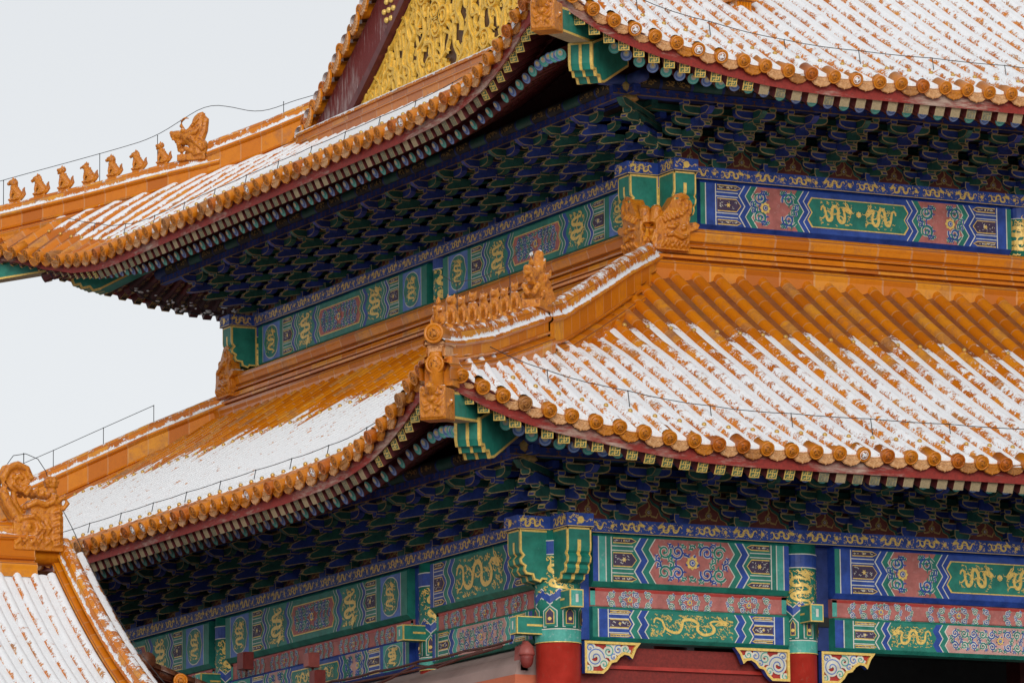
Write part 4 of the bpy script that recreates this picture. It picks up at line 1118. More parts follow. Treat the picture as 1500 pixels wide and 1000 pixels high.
def brackets(ox, oy, L_, xlen, z0, n, step, rise, zr):
    meshes = [bracket_mesh(n, step, rise, k).mesh('bracket_set') for k in (0, 1)]
    def spaced(total, bays):
        out_ = []; p = 0
        for w in bays:
            m = max(1, round(w/.97)); out_ += [p+w*(i+1)/m for i in range(m)]; p += w
        return out_
    fx = spaced(0, [4, 6.5, 6.0] if ox == 0 else [6.5, 6.0])
    sy = spaced(0, [4, 7.7, 7.7, 4] if ox == 0 else [7.7, 7.7])
    items = []
    for i, x in enumerate(fx):
        if x < xlen: items.append((meshes[i % 2], Matrix.Translation((ox+x, oy, z0)) @ ROTF))
    for i, y in enumerate(sy[:-1]): items.append((meshes[i % 2], Matrix.Translation((ox, oy+y, z0)) @ ROTS))
    for me, M in items: link('bracket_set', me, HALL, M)
    # corner sets: both faces and a long diagonal arm
    for cy, rots in ((oy, (ROTF, ROTS)), (oy+L_, (ROTS,))):
        b = MB()
        def put(src, M):
            o = len(b.v); b.v += [tuple(M@Vector(v)) for v in src.v]
            for f, m, s_ in zip(src.f, src.m, src.sm): b.f.append([o+q for q in f]); b.m.append(b.mi(src.mats[m])); b.sm.append(s_)
        for r_ in rots: put(bracket_mesh(n, step, rise, 1), r_)
        dg = Matrix.Rotation(math.radians(135), 4, 'Z') if cy == oy else Matrix.Rotation(math.radians(45), 4, 'Z')
        if cy == oy: put(bracket_mesh(n, step, rise, 0, 1.414, False), dg)
        # small pot standing on the corner bracket under the beam
        pot = MB(); zt = .15+rise*n+.12
        pot.lathe([(.10, zt), (.15, zt+.03), (.12, zt+.08), (.10, zt+.12), (.17, zt+.17), (.19, zt+.26), (.15, zt+.34), (.10, zt+.37)], 'dullgold', 14, dg @ Matrix.Translation((0, step*n*1.414*.98, 0)))
        if cy == oy: put(pot, Matrix.Identity(4))
        link('bracket_set', b.mesh('corner_bracket'), HALL, Matrix.Translation((ox, cy, z0)))
    # boards behind, rails over the arms, eave purlin
    bw = MB(); rl = MB(); pu = MB()
    ztop = z0+zr
    for front in (True, False):
        ln = xlen if front else L_
        fr_ = Fr((ox, oy, z0), (1, 0, 0), (0, 0, 1), (0, -1, 0)) if front else Fr((ox, oy+L_, z0), (0, -1, 0), (0, 0, 1), (-1, 0, 0))
        P = Paint(bw, fr_)
        P.rect(-.1, ln+.1, 0, zr+1.12, 'darkred', 0)
        xs = [0]+(fx if front else sy)
        for a, c in zip(xs[:-1], xs[1:]):
            if a > ln: break
            m = (a+c)/2 if front else ln-(a+c)/2
            sc = (c-a)/.97
            sh = [(-.40, .0), (-.35, .10), (-.25, .14), (-.19, .27), (-.08, .33), (0, .44)]
            sh = [(m+p*sc, q) for p, q in sh]+[(m-p*sc, q) for p, q in sh[::-1][1:]]
            P.poly(sh, 'bracketgreen', 1); q = [(m+(x-m)*.84, y*.88) for x, y in sh]; P.poly(q, 'dullgold', 2); q = [(m+(x-m)*.79, y*.85) for x, y in sh]; P.poly(q, 'flamered', 3)
            P.flower((m, .17), .055, 4, 'dullgold', 'darkred'); P.rib([(m-.02, .2), (m+.02, .26), (m, .33)], [.03, .03, .01], 'dullgold', 4)
            for s_ in (-1, 1): P.rib([(m+.04*s_, .12), (m+.13*s_, .10), (m+.16*s_, .17)], [.03, .025, .01], 'dullgold', 4)
        ext = step*n
        for k in range(n+1):
            y = step*k; zc = .15+rise*k+2*.118+.06+.075 if k < n else .15+rise*k+.118*1.15+.07
            hh = .11 if k < n else .13
            mat = ('bracketgreen', 'bracketblue')[k % 2] if k < n else 'bracketblue'
            lo = -y-.05 if True else 0
            for (u0, u1) in ((-y-.3, ln+(.1 if front else y+.3)),):
                Pk = Paint(rl, Fr(fr_.p(0, 0, y+.055), fr_.U, fr_.V, fr_.N))
                vs = [fr_.p(u, v, n_) for u in (u0, u1) for v, n_ in ((zc, y-.055), (zc, y+.055), (zc+hh, y+.055), (zc+hh, y-.055))]
                rl.add(vs, [[0, 1, 5, 4], [1, 2, 6, 5], [2, 3, 7, 6], [3, 0, 4, 7], [0, 3, 2, 1], [4, 5, 6, 7]], mat)
                if k == n:
                    nn = int((u1-u0)/.17)
                    for j in range(nn):
                        u = u0+.1+j*.17; v = zc+.025+(.04 if j % 2 else 0)
                        for pts in ([(u-.035, v), (u+.035, v)], [(u-.035, v+.055), (u+.035, v+.055)], [(u, v), (u, v+.055)]): Pk.rib(pts, .014, 'rust', 1)
                    Pk.rib([(u0, zc+.008), (u1, zc+.008)], .014, 'dullgold', 1)
                else:
                    Pk.rib([(u0, zc+.008), (u1, zc+.008)], .014, 'dullgold', 1)
        # soffit boards between the rails
        for k in range(n):
            za = .15+rise*k+2*.118+.06+.075+.11; zb = (.15+rise*(k+1)+2*.118+.06+.075+.11) if k+1 < n else .15+rise*n+.118*1.15+.07+.13
            u0, u1 = -step*(k+1), ln
            rl.add([fr_.p(u0, za, step*k), fr_.p(u1+(0 if front else step*(k+1)), za, step*k), fr_.p(u1+(0 if front else step*(k+1)), zb, step*(k+1)), fr_.p(u0, zb, step*(k+1))], [[0, 1, 2, 3]], 'brownblack')
        zp = .15+rise*n+.118*1.15+.07+.13+.10
        pts = [fr_.p(-ext-.5, zp, ext), fr_.p(ln+(0 if front else ext+.5), zp, ext)]
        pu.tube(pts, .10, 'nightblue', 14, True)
        uu = -ext
        while uu < ln:
            for q_, mt in ((0, 'brownblack'), (.55, 'brownblack'), (1.1, 'nightgreen')):
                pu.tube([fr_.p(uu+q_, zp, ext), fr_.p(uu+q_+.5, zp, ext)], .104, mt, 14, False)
                Cp = Paint(pu, Fr(fr_.p(0, zp, ext+.10), fr_.U, fr_.V, (fr_.N+Vector((0, 0, -.35))).normalized()))
                if mt == 'brownblack': Cp.flames(uu+q_+.04, uu+q_+.46, -.05, .03, 16, 'dullgold', rng, 1, .04)
            uu += 1.65
    bw.obj('bracket_board', HALL); rl.obj('bracket_rail', HALL); pu.obj('eave_purlin', HALL)
paint('rust', (0.17, 0.075, 0.045), 0.6, 0.3)
paint('flamered', (0.17, 0.022, 0.010), 0.55, 0.3)
ZL0, ZU0 = 10.445, 16.700
brackets(0, 0, LY, XE, ZL0, 3, .32, .13, .95)
brackets(B1, B1, LY-2*B1, XE-B1, ZU0, 4, .32, .105, 1.15)
# ---------------------------------------------------------------- columns, painted beams, walls
def column(cx, cy, r, z0, ztop, a0, low=True, label=None):
    b = MB()
    pb = 8.62 if low else ztop-.9
    b.lathe([(r, z0), (r, pb)], 'red', 28, Matrix.Translation((cx, cy, 0)))
    b.lathe([(r+.004, pb), (r+.004, ztop)], 'green', 28, Matrix.Translation((cx, cy, 0)))
    C = Cyl((cx, cy, 0), r+.005, a0); P = Paint(b, C); w = r*math.pi*.56
    rr = random.Random(int(cx*31+cy*17))
    if low:
        P.rect(-w, w, pb, pb+.19, 'teal', 1, 14); P.rect(-w, w, pb+.185, pb+.20, 'white', 2, 14); P.rect(-w, w, pb, pb+.012, 'gold', 2, 14)
        q = w/2.0
        n = 4; zz = [( -w+2*w*k/(2*n), pb+.56+(.10 if k % 2 == 0 else 0)) for k in range(2*n+1)]
        for c, dz, h, l in (('white', -.02, .15, 1), ('blue', 0, .11, 2)):
            P.strip([(u, v+dz) for u, v in zz], [(u, v+dz+h) for u, v in zz], c, l)
        for k in range(n):
            u0, u1 = -w+2*w*k/n+.035, -w+2*w*(k+1)/n-.035
            if u1-u0 < .05: continue
            for e, c, l in ((0, 'white', 2), (.014, 'green', 3), (.045, 'gold', 4), (.056, 'purple', 5)):
                P.poly([(u0+e, pb+.22+e), (u1-e, pb+.22+e), (u1-e, pb+.46-e*.6), ((u0+u1)/2, pb+.54-e), (u0+e, pb+.46-e*.6)], c, l)
            P.disc(((u0+u1)/2, pb+.34), .028, 'gold', 6, 7)
        P.dragon(-.23, .23, pb+.70, ztop-.38, rr, upright=True, busy=1.0)
        P.flames(-w, w, pb+.72, ztop-.40, 70, 'gold', rr, 2, .035)
        P.rect(-w, w, ztop-.36, ztop-.345, 'white', 2, 14); P.rect(-w, w, ztop-.345, ztop-.16, 'blue', 2, 14); P.rect(-w, w, ztop-.16, ztop-.145, 'white', 3, 14)
    else:
        P.dragon(-w*.75, w*.75, ztop-.78, ztop-.20, rr, upright=True, busy=1.0); P.flames(-w, w, ztop-.8, ztop-.2, 30, 'gold', rr, 2, .035)
        P.rect(-w, w, ztop-.19, ztop-.175, 'white', 2, 14); P.rect(-w, w, ztop-.175, ztop, 'blue', 2, 14)
    return b.obj('column', HALL, label)
VIEW = math.atan2(CAM.x, -CAM.y)     # azimuth (from -Y towards +X) of the camera as seen from the hall
lowcols = [(0, 0, .325), (4, 0, .265), (10.5, 0, .265), (16.5, 0, .265), (0, 4, .265), (0, 11.7, .265), (0, 19.4, .265), (0, 23.4, .3)]
for x, y, r in lowcols: column(x, y, r, 2.3, 10.245, VIEW*.8)
for x, y, r in [(4, 4, .27), (10.5, 4, .25), (16.5, 4, .25), (4, 11.7, .25), (4, 19.4, .27)]: column(x, y, r, 9.0, 16.495, VIEW*.8, False)

def beam_solid(b, fr_, u0, u1, v0, v1, th, mat, round_=.05):
    'beam with softened edges: front at n=0'
    prof = [(v0+round_, 0), (v1-round_*.6, 0), (v1, -round_*.6), (v1, -th), (v0, -th), (v0, -round_)]
    b.prism(prof, lambda v, n, u: fr_.p(u, v, n), u0, u1, mat)
SA = lambda a, c: [('strip', a, .06), ('strip', c, .13), ('strip', a, .10)]
def bay(fr_, u0, u1, kind, upper, seed):
    'painted beams of one bay between two column faces'
    r = random.Random(seed)
    z1 = 16.495 if upper else 10.245
    zt0 = z1-.78
    b = MB(); beam_solid(b, fr_, u0, u1, zt0, z1, .46, 'green' if kind != 'F2' else 'blue', .07); P = Paint(b, fr_)
    a, c = zt0+.075, z1-.045
    if kind == 'F1':      # short front bay: rose panel with scrolls
        paint_beam(P, u0, u1, a, c, [('strip', 'blue', .10), ('strip', 'teal', .12), ('strip', 'green', .09), ('tabs', 'green', .36), ('chev', 'blue', 'green', .26), ('scroll', 'pink')], r)
    elif kind == 'F2':    # long front bay: rose panels either side of a panel with two dragons
        paint_beam(P, u0, u1, a, c, [('strip', 'green', .10), ('strip', 'blue', .18), ('tabs', 'blue', .40), ('chev', 'blue', 'green', .24), ('scroll', 'pink', .72), ('chev', 'green', 'blue', .22), ('panel_dragons', 'blue', 'green')], r)
    elif kind == 'S1':    # short side bay: field of two dragons
        paint_beam(P, u0, u1, a, c, [('strip', 'blue', .14), ('tabs', 'blue', .32), ('chev', 'green', 'blue', .30), ('dragon', 'green')], r, wavy=True)
    else:                 # long side bay
        paint_beam(P, u0, u1, a, c, [('strip', 'green', .22), ('lens', 'paleblue', .72), ('strip', 'green', .16), ('tabs', 'green', .36), ('chev', 'blue', 'green', .22), ('dragon', 'green', .66), ('chev', 'blue', 'green', .22), ('panel_scroll', 'green', 'pink')], r, wavy=True)
    b.obj('painted_beam', HALL)
    if upper: return
    # rose pad board
    b = MB(); f2 = Fr(fr_.p(0, 0, -.10), fr_.U, fr_.V, fr_.N)
    beam_solid(b, f2, u0, u1, 9.18, 9.47, .2, 'pink', .02); P = Paint(b, f2)
    L_ = u1-u0; n = max(2, round(L_/1.3)); st = (L_-.3)/n
    P.rect(u0, u0+.08, 9.2, 9.45, 'teal', 1); P.rect(u1-.08, u1, 9.2, 9.45, 'teal', 1); P.rect(u0, u1, 9.41, 9.45, 'red', 1)
    for k in range(n):
        x = u0+.15+st*k
        P.scrolls(x+.05, x+st-.05, 9.17, 9.43, 2, w=.013, dens=.5)
    b.obj('pad_board', HALL)
    # small beam
    b = MB(); f3 = Fr(fr_.p(0, 0, -.03), fr_.U, fr_.V, fr_.N)
    beam_solid(b, f3, u0, u1, 8.68, 9.18, .34, 'green' if kind in ('F1', 'F2', 'S1') else 'blue', .05); P = Paint(b, f3)
    a, c = 8.735, 9.145
    if kind == 'F1': paint_beam(P, u0, u1, a, c, [('strip', 'green', .10), ('strip', 'blue', .16), ('tabs', 'blue', .34), ('chev', 'green', 'blue', .26), ('dragon', 'green')], r)
    elif kind == 'F2': paint_beam(P, u0, u1, a, c, [('strip', 'blue', .16), ('strip', 'green', .16), ('tabs', 'green', .36), ('chev', 'green', 'blue', .22), ('dragon', 'green', .78), ('chev', 'blue', 'green', .22), ('scroll', 'palepink')], r)
    elif kind == 'S1': paint_beam(P, u0, u1, a, c, [('strip', 'blue', .12), ('strip', 'green', .10), ('tabs', 'green', .34), ('chev', 'blue', 'teal', .28), ('scroll', 'palepink')], r, wavy=True)
    else: paint_beam(P, u0, u1, a, c, [('strip', 'green', .12), ('strip', 'blue', .10), ('lens', 'teal', .70), ('strip', 'blue', .12), ('tabs', 'blue', .40), ('chev', 'green', 'blue', .2), ('scroll', 'palepink', .60), ('chev', 'green', 'blue', .22), ('panel_dragons', 'blue', 'green')], r, wavy=True)
    b.obj('small_beam', HALL)
FL, SLn = Fr((0, -.235, 0), (1, 0, 0), (0, 0, 1), (0, -1, 0)), Fr((-.235, 0, 0), (0, -1, 0), (0, 0, 1), (-1, 0, 0))
FU, SU = Fr((0, B1-.235, 0), (1, 0, 0), (0, 0, 1), (0, -1, 0)), Fr((B1-.235, 0, 0), (0, -1, 0), (0, 0, 1), (-1, 0, 0))
bay(FL, .46, 3.72, 'F1', False, 1); bay(FL, 4.50, 10.2, 'F2', False, 2); bay(FL, 10.9, 16.2, 'F2', False, 3)
bay(SLn, -3.74, -.40, 'S1', False, 4); bay(SLn, -11.42, -4.55, 'S2', False, 5); bay(SLn, -19.1, -12.1, 'S2', False, 6); bay(SLn, -23.1, -19.7, 'S1', False, 7)
bay(FU, 4.52, 10.22, 'F2', True, 11); bay(FU, 10.9, 16.2, 'F2', True, 12)
bay(SU, -11.42, -4.45, 'S2', True, 13); bay(SU, -19.05, -12.05, 'S2', True, 14)

# core walls: keep daylight out between the tiers
b = MB()
b.box((.06, .06, 9.2), (XE, LY-.06, 10.4), 'darkred'); b.obj('core_wall', HALL)
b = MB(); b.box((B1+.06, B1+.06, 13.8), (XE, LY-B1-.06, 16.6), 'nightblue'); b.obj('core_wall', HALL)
# painted posts flanking the columns
def post(lo, hi, mat):
    b = MB(); b.box(lo, hi, mat); b.obj('beam_post', HALL)
for x, y in ((4, 0), (10.5, 0), (0, 4), (0, 11.7)):
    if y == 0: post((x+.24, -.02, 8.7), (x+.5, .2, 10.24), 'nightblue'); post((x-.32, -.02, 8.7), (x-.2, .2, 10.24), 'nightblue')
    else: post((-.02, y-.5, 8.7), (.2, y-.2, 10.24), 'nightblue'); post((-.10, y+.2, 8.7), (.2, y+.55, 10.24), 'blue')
post((B1-.10, 11.9, 15.5), (B1+.2, 12.2, 16.49), 'blue')
post((B1+.26, B1-.12, 15.4), (B1+.54, B1+.1, 16.49), 'green'); post((.30, -.10, 8.7), (.48, .1, 10.24), 'blue'); post((B1+6.7, B1-.05, 15.4), (B1+6.95, B1+.1, 16.49), 'green')

# friezes of running dragons, one along each face
def frieze(fr_, u0, u1, z0, seed):
    b = MB(); r = random.Random(seed)
    b.prism([(z0, 0), (z0+.2, 0), (z0+.2, -.5), (z0, -.5)], lambda v, n, u: fr_.p(u, v, n), u0, u1, 'blue')
    P = Paint(b, fr_); running(P, u0+.02, u1-.02, z0+.012, z0+.19, r, 'gold', 1)
    P.rect(u0, u1, z0, z0+.008, 'gold', 2)
    b.obj('frieze', HALL)
def fz(ox, oy, off): return Fr((ox, oy-off, 0), (1, 0, 0), (0, 0, 1), (0, -1, 0)), Fr((ox-off, oy, 0), (0, -1, 0), (0, 0, 1), (-1, 0, 0))
f, s = fz(0, 0, .27); frieze(f, .21, XE, 10.246, 21); frieze(s, -LY+.2, -.21, 10.246, 22)
f, s = fz(B1, B1, .27); frieze(f, .21, XE-B1, 16.496, 23); frieze(s, -LY+2*B1+.2, -.21, 16.496, 24)

# beam heads crossing at the corners ------------------------------------------------------------
def beam_head(O, dirv, sidev, z1, l=.70):
    O, dirv, sidev = Vector(O), Vector(dirv), Vector(sidev)
    b = MB(); h = .76; zb = z1-h
    fn = lambda a, z, d: O+dirv*a+sidev*d+Vector((0, 0, z))
    prof = [(.2, zb+.04), (l-.36, zb+.04), (l-.33, zb+.0), (l-.22, zb+.03), (l-.20, zb+.10), (l-.10, zb+.11), (l-.055, zb+.17), (l-.075, zb+.225), (l-.015, zb+.26), (l+.005, zb+.33), (l-.045, zb+.385), (l-.01, zb+.42), (l, zb+.47), (l, z1-.003), (.2, z1-.003)]
    lined(b, prof, fn, -.195, .195, 'green', 'gold', .030, 'green')
    # gilt edging and tongue on the stepped end
    for (a0, z0), (a1, z1_) in zip(prof[2:13], prof[3:14]):
        nrm_ = Vector((z1_-z0, -(a1-a0))).normalized()*.004
        for d0, d1 in ((-.195, -.170), (.170, .195), (-.028, .028)):
            if d0 == -.028 and z0 > zb+.44: continue
            b.add([fn(a0+nrm_.x, z0+nrm_.y, d0), fn(a0+nrm_.x, z0+nrm_.y, d1), fn(a1+nrm_.x, z1_+nrm_.y, d1), fn(a1+nrm_.x, z1_+nrm_.y, d0)], [[0, 1, 2, 3]], 'gold')
    b.add([fn(l+.004, zb+.47, -.028), fn(l+.004, zb+.47, .028), fn(l+.004, zb+.58, .028), fn(l+.004, zb+.58, -.028)], [[0, 1, 2, 3]], 'gold')
    b.add([fn(l+.004, z1-.03, -.195), fn(l+.004, z1-.03, .195), fn(l+.004, z1-.004, .195), fn(l+.004, z1-.004, -.195)], [[0, 1, 2, 3]], 'gold')
    # frieze head above
    ft = MB(); fw = .215
    ft.prism([(.2, z1+.002), (l+.05, z1+.002), (l+.05, z1+.20), (.2, z1+.20)], fn, -fw, fw, 'blue')
    for sgn in (-1, 1):
        P = Paint(ft, Fr(O+sidev*sgn*fw, dirv, (0, 0, 1), sidev*sgn)); P.dragon(.32, l+.02, z1+.02, z1+.18, random.Random(4+sgn), lay=1, busy=.6); P.rect(.2, l+.05, z1+.004, z1+.014, 'gold', 2)
    P = Paint(ft, Fr(O+dirv*(l+.05), sidev, (0, 0, 1), dirv)); P.flames(-fw+.02, fw-.02, z1+.03, z1+.18, 22, 'gold', random.Random(8), 1, .03); P.disc((0, z1+.10), .055, 'gold', 2, 9); P.rect(-fw, fw, z1+.004, z1+.014, 'gold', 2)
    o = b.obj('beam_head', HALL); ft.obj('frieze_head', HALL)
for ox, oy, z1 in ((0, 0, 10.245), (B1, B1, 16.495)):
    beam_head((ox, oy, 0), (-1, 0, 0), (0, -1, 0), z1); beam_head((ox, oy, 0), (0, -1, 0), (1, 0, 0), z1)
beam_head((B1, LY-B1, 0), (-1, 0, 0), (0, -1, 0), 16.495); beam_head((B1, LY-B1, 0), (0, 1, 0), (1, 0, 0), 16.495)
def tenon(O, dirv, sidev, z0, z1, l0, l1, w=.11):
    'painted beam tenon with a gilt rim poking out of a column'
    O, dirv, sidev = Vector(O), Vector(dirv), Vector(sidev); b = MB()
    fn = lambda a, z, d: O+dirv*a+sidev*d+Vector((0, 0, z))
    lined(b, [(l0, z0), (l1, z0), (l1, z1), (l0, z1)], fn, -w, w, 'green', 'gold', .016, 'green')
    P = Paint(b, Fr(O+dirv*l1, sidev, (0, 0, 1), dirv))
    P.rect(-w, w, z0, z1, 'gold', 1); P.rect(-w+.018, w-.018, z0+.018, z1-.018, 'teal', 2); P.rect(-.022, .022, z0+.07, z1-.07, 'white', 3)
    for sg in (-1, 1):
        Q = Paint(b, Fr(O+sidev*sg*w, dirv, (0, 0, 1), sidev*sg)); m = (z0+z1)/2
        Q.rect(l0+.05, l1-.16, m-.015, m+.015, 'gold', 1)
    b.obj('beam_tenon', HALL)
tenon((0, 0, 0), (-1, 0, 0), (0, -1, 0), 8.74, 9.00, .2, .72); tenon((0, 0, 0), (0, -1, 0), (1, 0, 0), 9.10, 9.36, .2, .60)
tenon((4, 0, 0), (0, -1, 0), (1, 0, 0), 9.06, 9.32, .2, .55); tenon((0, 4, 0), (-1, 0, 0), (0, -1, 0), 9.06, 9.30, .2, .62); tenon((0, 11.7, 0), (-1, 0, 0), (0, -1, 0), 9.06, 9.32, .2, .60)
tenon((10.5, 0, 0), (0, -1, 0), (1, 0, 0), 9.06, 9.32, .2, .55)

# carved spandrels under the front beams ------------------------------------------------------------
def spandrel(x0, sgn):
    b = MB(); z1 = 8.672
    fn = lambda u, v, d: Vector((x0+sgn*u, -.10+d, z1+v))
    prof = [(0, 0), (.92, 0), (.84, -.10), (.78, -.24), (.72, -.19), (.65, -.18), (.58, -.22), (.52, -.29), (.44, -.31), (.38, -.40), (.30, -.47), (0, -.47)]
    n = len(prof); q = inset(prof, .038)
    for d0, d1, m in ((-.10, .0, 'gold'),):
        a0 = [fn(x, y, d0) for x, y in prof]; c0 = [fn(x, y, d0) for x, y in q]; a1 = [fn(x, y, d1) for x, y in prof]
        b.add(a0+c0, [[i, (i+1) % n, n+(i+1) % n, n+i] for i in range(n)], 'gold')
        b.add(a0+a1, [[i, (i+1) % n, n+(i+1) % n, n+i] for i in range(n)], 'blue')
        c1 = [fn(x, y, d0+.05) for x, y in q]
        b.add(c0+c1, [[i, (i+1) % n, n+(i+1) % n, n+i] for i in range(n)], 'gold'); b.add(c1, [list(range(n))], 'red')
    P = Paint(b, Fr((x0, -.10-.062, z1), (sgn, 0, 0), (0, 0, 1), (0, -1, 0)))
    r = random.Random(9)
    for cx_, cy_, rr, a0, t_, sg in ((.19, -.24, .145, 0, 1.6, 1), (.40, -.14, .09, 2, 1.3, -1), (.56, -.11, .07, 1, 1.2, 1), (.68, -.10, .055, 0, 1.1, -1), (.10, -.10, .06, 0, 1.1, 1), (.33, -.33, .06, 3, 1.1, -1), (.48, -.22, .05, 1, 1, 1), (.07, -.40, .05, 1, 1, -1)):
        npt = 26
        for wd, mt, ly in ((.080, 'cream', 1), (.016, 'paleblue' if sg > 0 else 'teal', 2)):
            pts = [(cx_+rr*(1-.8*k/npt)*math.cos(a0+sg*t_*6.28*k/npt), cy_+rr*(1-.8*k/npt)*math.sin(a0+sg*t_*6.28*k/npt)) for k in range(npt)]
            P.rib(pts, wd, mt, ly)
    b.obj('spandrel', HALL)
spandrel(.33, 1); spandrel(3.73, -1); spandrel(4.27, 1); spandrel(10.23, -1)

# front walls: boarded first bay, doorway in the second, its interior shade painted black; plastered side wall
b = MB(); b.box((.25, .02, 2.3), (3.78, .16, 8.62), 'doorboards')
for z in (8.30, 7.7, 6.2): b.box((.28, -.03, z), (3.76, .02, z+.05), 'red')
b.obj('panel_wall', HALL)
b = MB(); b.box((4.2, 3.4, 2.3), (16.4, 3.6, 9.3), 'black'); b.box((4.2, -.04, 9.05), (16.4, 3.4, 9.2), 'black'); b.box((16.4, .2, 2.3), (16.6, 3.6, 9.3), 'black'); b.box((4.15, .2, 2.3), (4.2, 3.5, 9.2), 'black')
b.box((9.2, 2.2, 2.3), (9.6, 2.6, 9.05), 'darkred')
b.obj('doorway', HALL)
b = MB()
fn = lambda a, z, y: Vector((-a, y, z))
b.prism([(.0, 2.3), (.62, 2.3), (.55, 8.20), (.0, 8.20)], fn, .30, 23.1, 'salmon'); 
top = [(.0, 8.20), (.552, 8.20), (.50, 8.36), (.38, 8.50), (.22, 8.60), (.06, 8.665), (.0, 8.67)]
b.prism(top, fn, .30, 23.1, 'plaster'); b.obj('side_wall', HALL)

# ---------------------------------------------------------------- ridges
def tile_part(name, fill, parent):
    g = Grid(); fill(g); me = g.mesh(name, 'ridge_tile'); me.polygons.foreach_set('use_smooth', np.zeros(len(me.polygons), bool)); return link(name, me, parent)
base_prof = [(.34, -.98, 0), (.34, -.70, 0), (.36, -.64, 0), (.34, -.58, 0), (.27, -.545, 0), (.13, -.54, 0), (.13, -.505, 0), (.25, -.50, 0), (.255, -.46, 0), (.23, -.445, 0), (.14, -.44, 0), (.14, -.42, 0), (.21, -.415, 0), (.215, -.39, 0), (.20, -.335, 0), (.13, -.33, 0), (.13, -.315, 0), (.235, -.31, 0), (.24, -.28, 0), (.15, -.27, 0), (.15, -.255, 0), (.205, -.20, 0), (.22, -.14, 0), (.24, -.10, 0), (.23, -.04, 0), (.18, 0, 0), (-.3, .03, 0)]
tile_part('wall_ridge', lambda g: (sweep(g, [(3.35, 3.63, 15.64), (XE, 3.63, 15.62)], (0, -1, 0), base_prof, .62, 1)), low_part)
tile_part('wall_ridge', lambda g: (sweep(g, [(3.63, 3.35, 15.64), (3.63, LY-3.35, 15.64)], (-1, 0, 0), base_prof, .62, 2)), low_part)
def diag(c, z, far, rf): return (rf.ox-c, (rf.oy-c) if not far else rf.oy+rf.L+c, z)
def hip(rf, part, pts_lo, pts_hi, far, row, hh):
    lat = (.7071, -.7071, 0) if not far else (.7071, .7071, 0)
    def fill(g):
        sweep(g, [diag(c, z, far, rf) for c, z in pts_lo], lat, ridge_prof(hh[0], .12, .10, .8), .42, row)
        sweep(g, [diag(c, z, far, rf) for c, z in pts_hi], lat, ridge_prof(hh[1], .13, .115, .8), .42, row+5)
    o = tile_part('hip_ridge', fill, part)
    return o
LOW_LO = [(3.80, 12.44), (3.3, 12.53), (2.28, 12.83), (1.3, 13.20), (.45, 13.52)]
LOW_HI = [(.42, 13.54), (-.07, 13.70), (-1.2, 14.26), (-2.4, 14.88), (-3.75, 15.50)]
UP_LO = [(4.25, 19.02), (3.45, 19.19), (2.43, 19.42), (1.44, 19.67), (.55, 19.86)]
UP_HI = [(.72, 20.05), (-.1, 20.38), (-.9, 20.75)]
h1 = hip(LOW, low_part, LOW_LO, LOW_HI, False, 3, (.62, .80)); h2 = hip(LOW, low_part, LOW_LO, LOW_HI, True, 4, (.62, .80))
h3 = hip(UPP, up_part, UP_LO, UP_HI, False, 5, (.66, .80)); h4 = hip(UPP, up_part, UP_LO, UP_HI, True, 6, (.66, .80))
FIG = {k: ceramic('ridge_beast', beast(k), None, .008) for k in range(4)}
RIDER = ceramic('ridge_rider', rider, None, .009); HORNB = ceramic('dragon_head', hornbeast, None, .013); 
_h = MB(); horn(_h); HORN = _h.mesh('horn'); HORN.materials.clear(); HORN.materials.append(MATS['glaze'])
def zon(pts, c): return float(np.interp(-c, [-p[0] for p in pts], [p[1] for p in pts]))
def figures(rf, part, lo, hi, far, cs, crider, chead):
    yaw = math.radians(225) if not far else math.radians(135)
    def put(name, me, c, z, sc=1.0, lab=None):
        p = diag(c, z, far, rf); return link(name, me, part, Matrix.Translation(p) @ Matrix.Rotation(yaw, 4, 'Z') @ Matrix.Scale(sc, 4), lab)
    if crider is not None:
        put('ridge_rider', RIDER, crider, zon(lo, crider)+.0, .85)
    for i, c in enumerate(cs): put('ridge_beast', FIG[i % 4], c, zon(lo, c)+.02, .98-.015*i)
    d = put('dragon_head', HORNB, chead, zon(lo, chead)+.02, .95)
    h = link('horn', HORN, part, Matrix.Translation(diag(chead, zon(lo, chead)+.02, far, rf)) @ Matrix.Rotation(yaw, 4, 'Z') @ Matrix.Scale(.95, 4))
    pt = MB()
    p = diag(lo[0][0]+.0, lo[0][1]-.10, far, rf); M = look(Vector(p), Vector((-.7071, -.7071 if not far else .7071, .0)))
    link('eave_tile', ENDT, part, M @ Matrix.Scale(1.3, 4))
    if not far:
        e = MB(); M3 = Matrix.Translation(diag(lo[0][0]-.16, lo[0][1]-.30, far, rf)) @ Matrix.Rotation(math.radians(45), 4, 'Z')
        e.box((-.13, -.13, -.10), (.20, .13, .10), 'glaze_relief', M3); e.box((-.16, -.16, .06), (.22, .16, .10), 'glaze_relief', M3); e.box((-.05, -.20, -.50), (.25, .20, -.10), 'glaze_plain', M3); e.obj('ridge_end', part)
    p2 = diag(lo[0][0]-.02, lo[0][1]-.52, far, rf); link('eave_tile', ENDT, part, look(Vector(p2), Vector((-.7071, -.7071 if not far else .7071, -.05))) @ Matrix.Scale(1.25, 4))
ENDT = EAVE
figures(LOW, low_part, LOW_LO, LOW_HI, False, [3.26, 2.95, 2.60, 2.26, 1.92, 1.60, 1.28], 3.66, .62)
figures(UPP, up_part, UP_LO, UP_HI, True, [3.45-.345*k for k in range(7)], 3.85, .98)
CORNERH = ceramic('corner_ornament', cornerhead, None, .012)
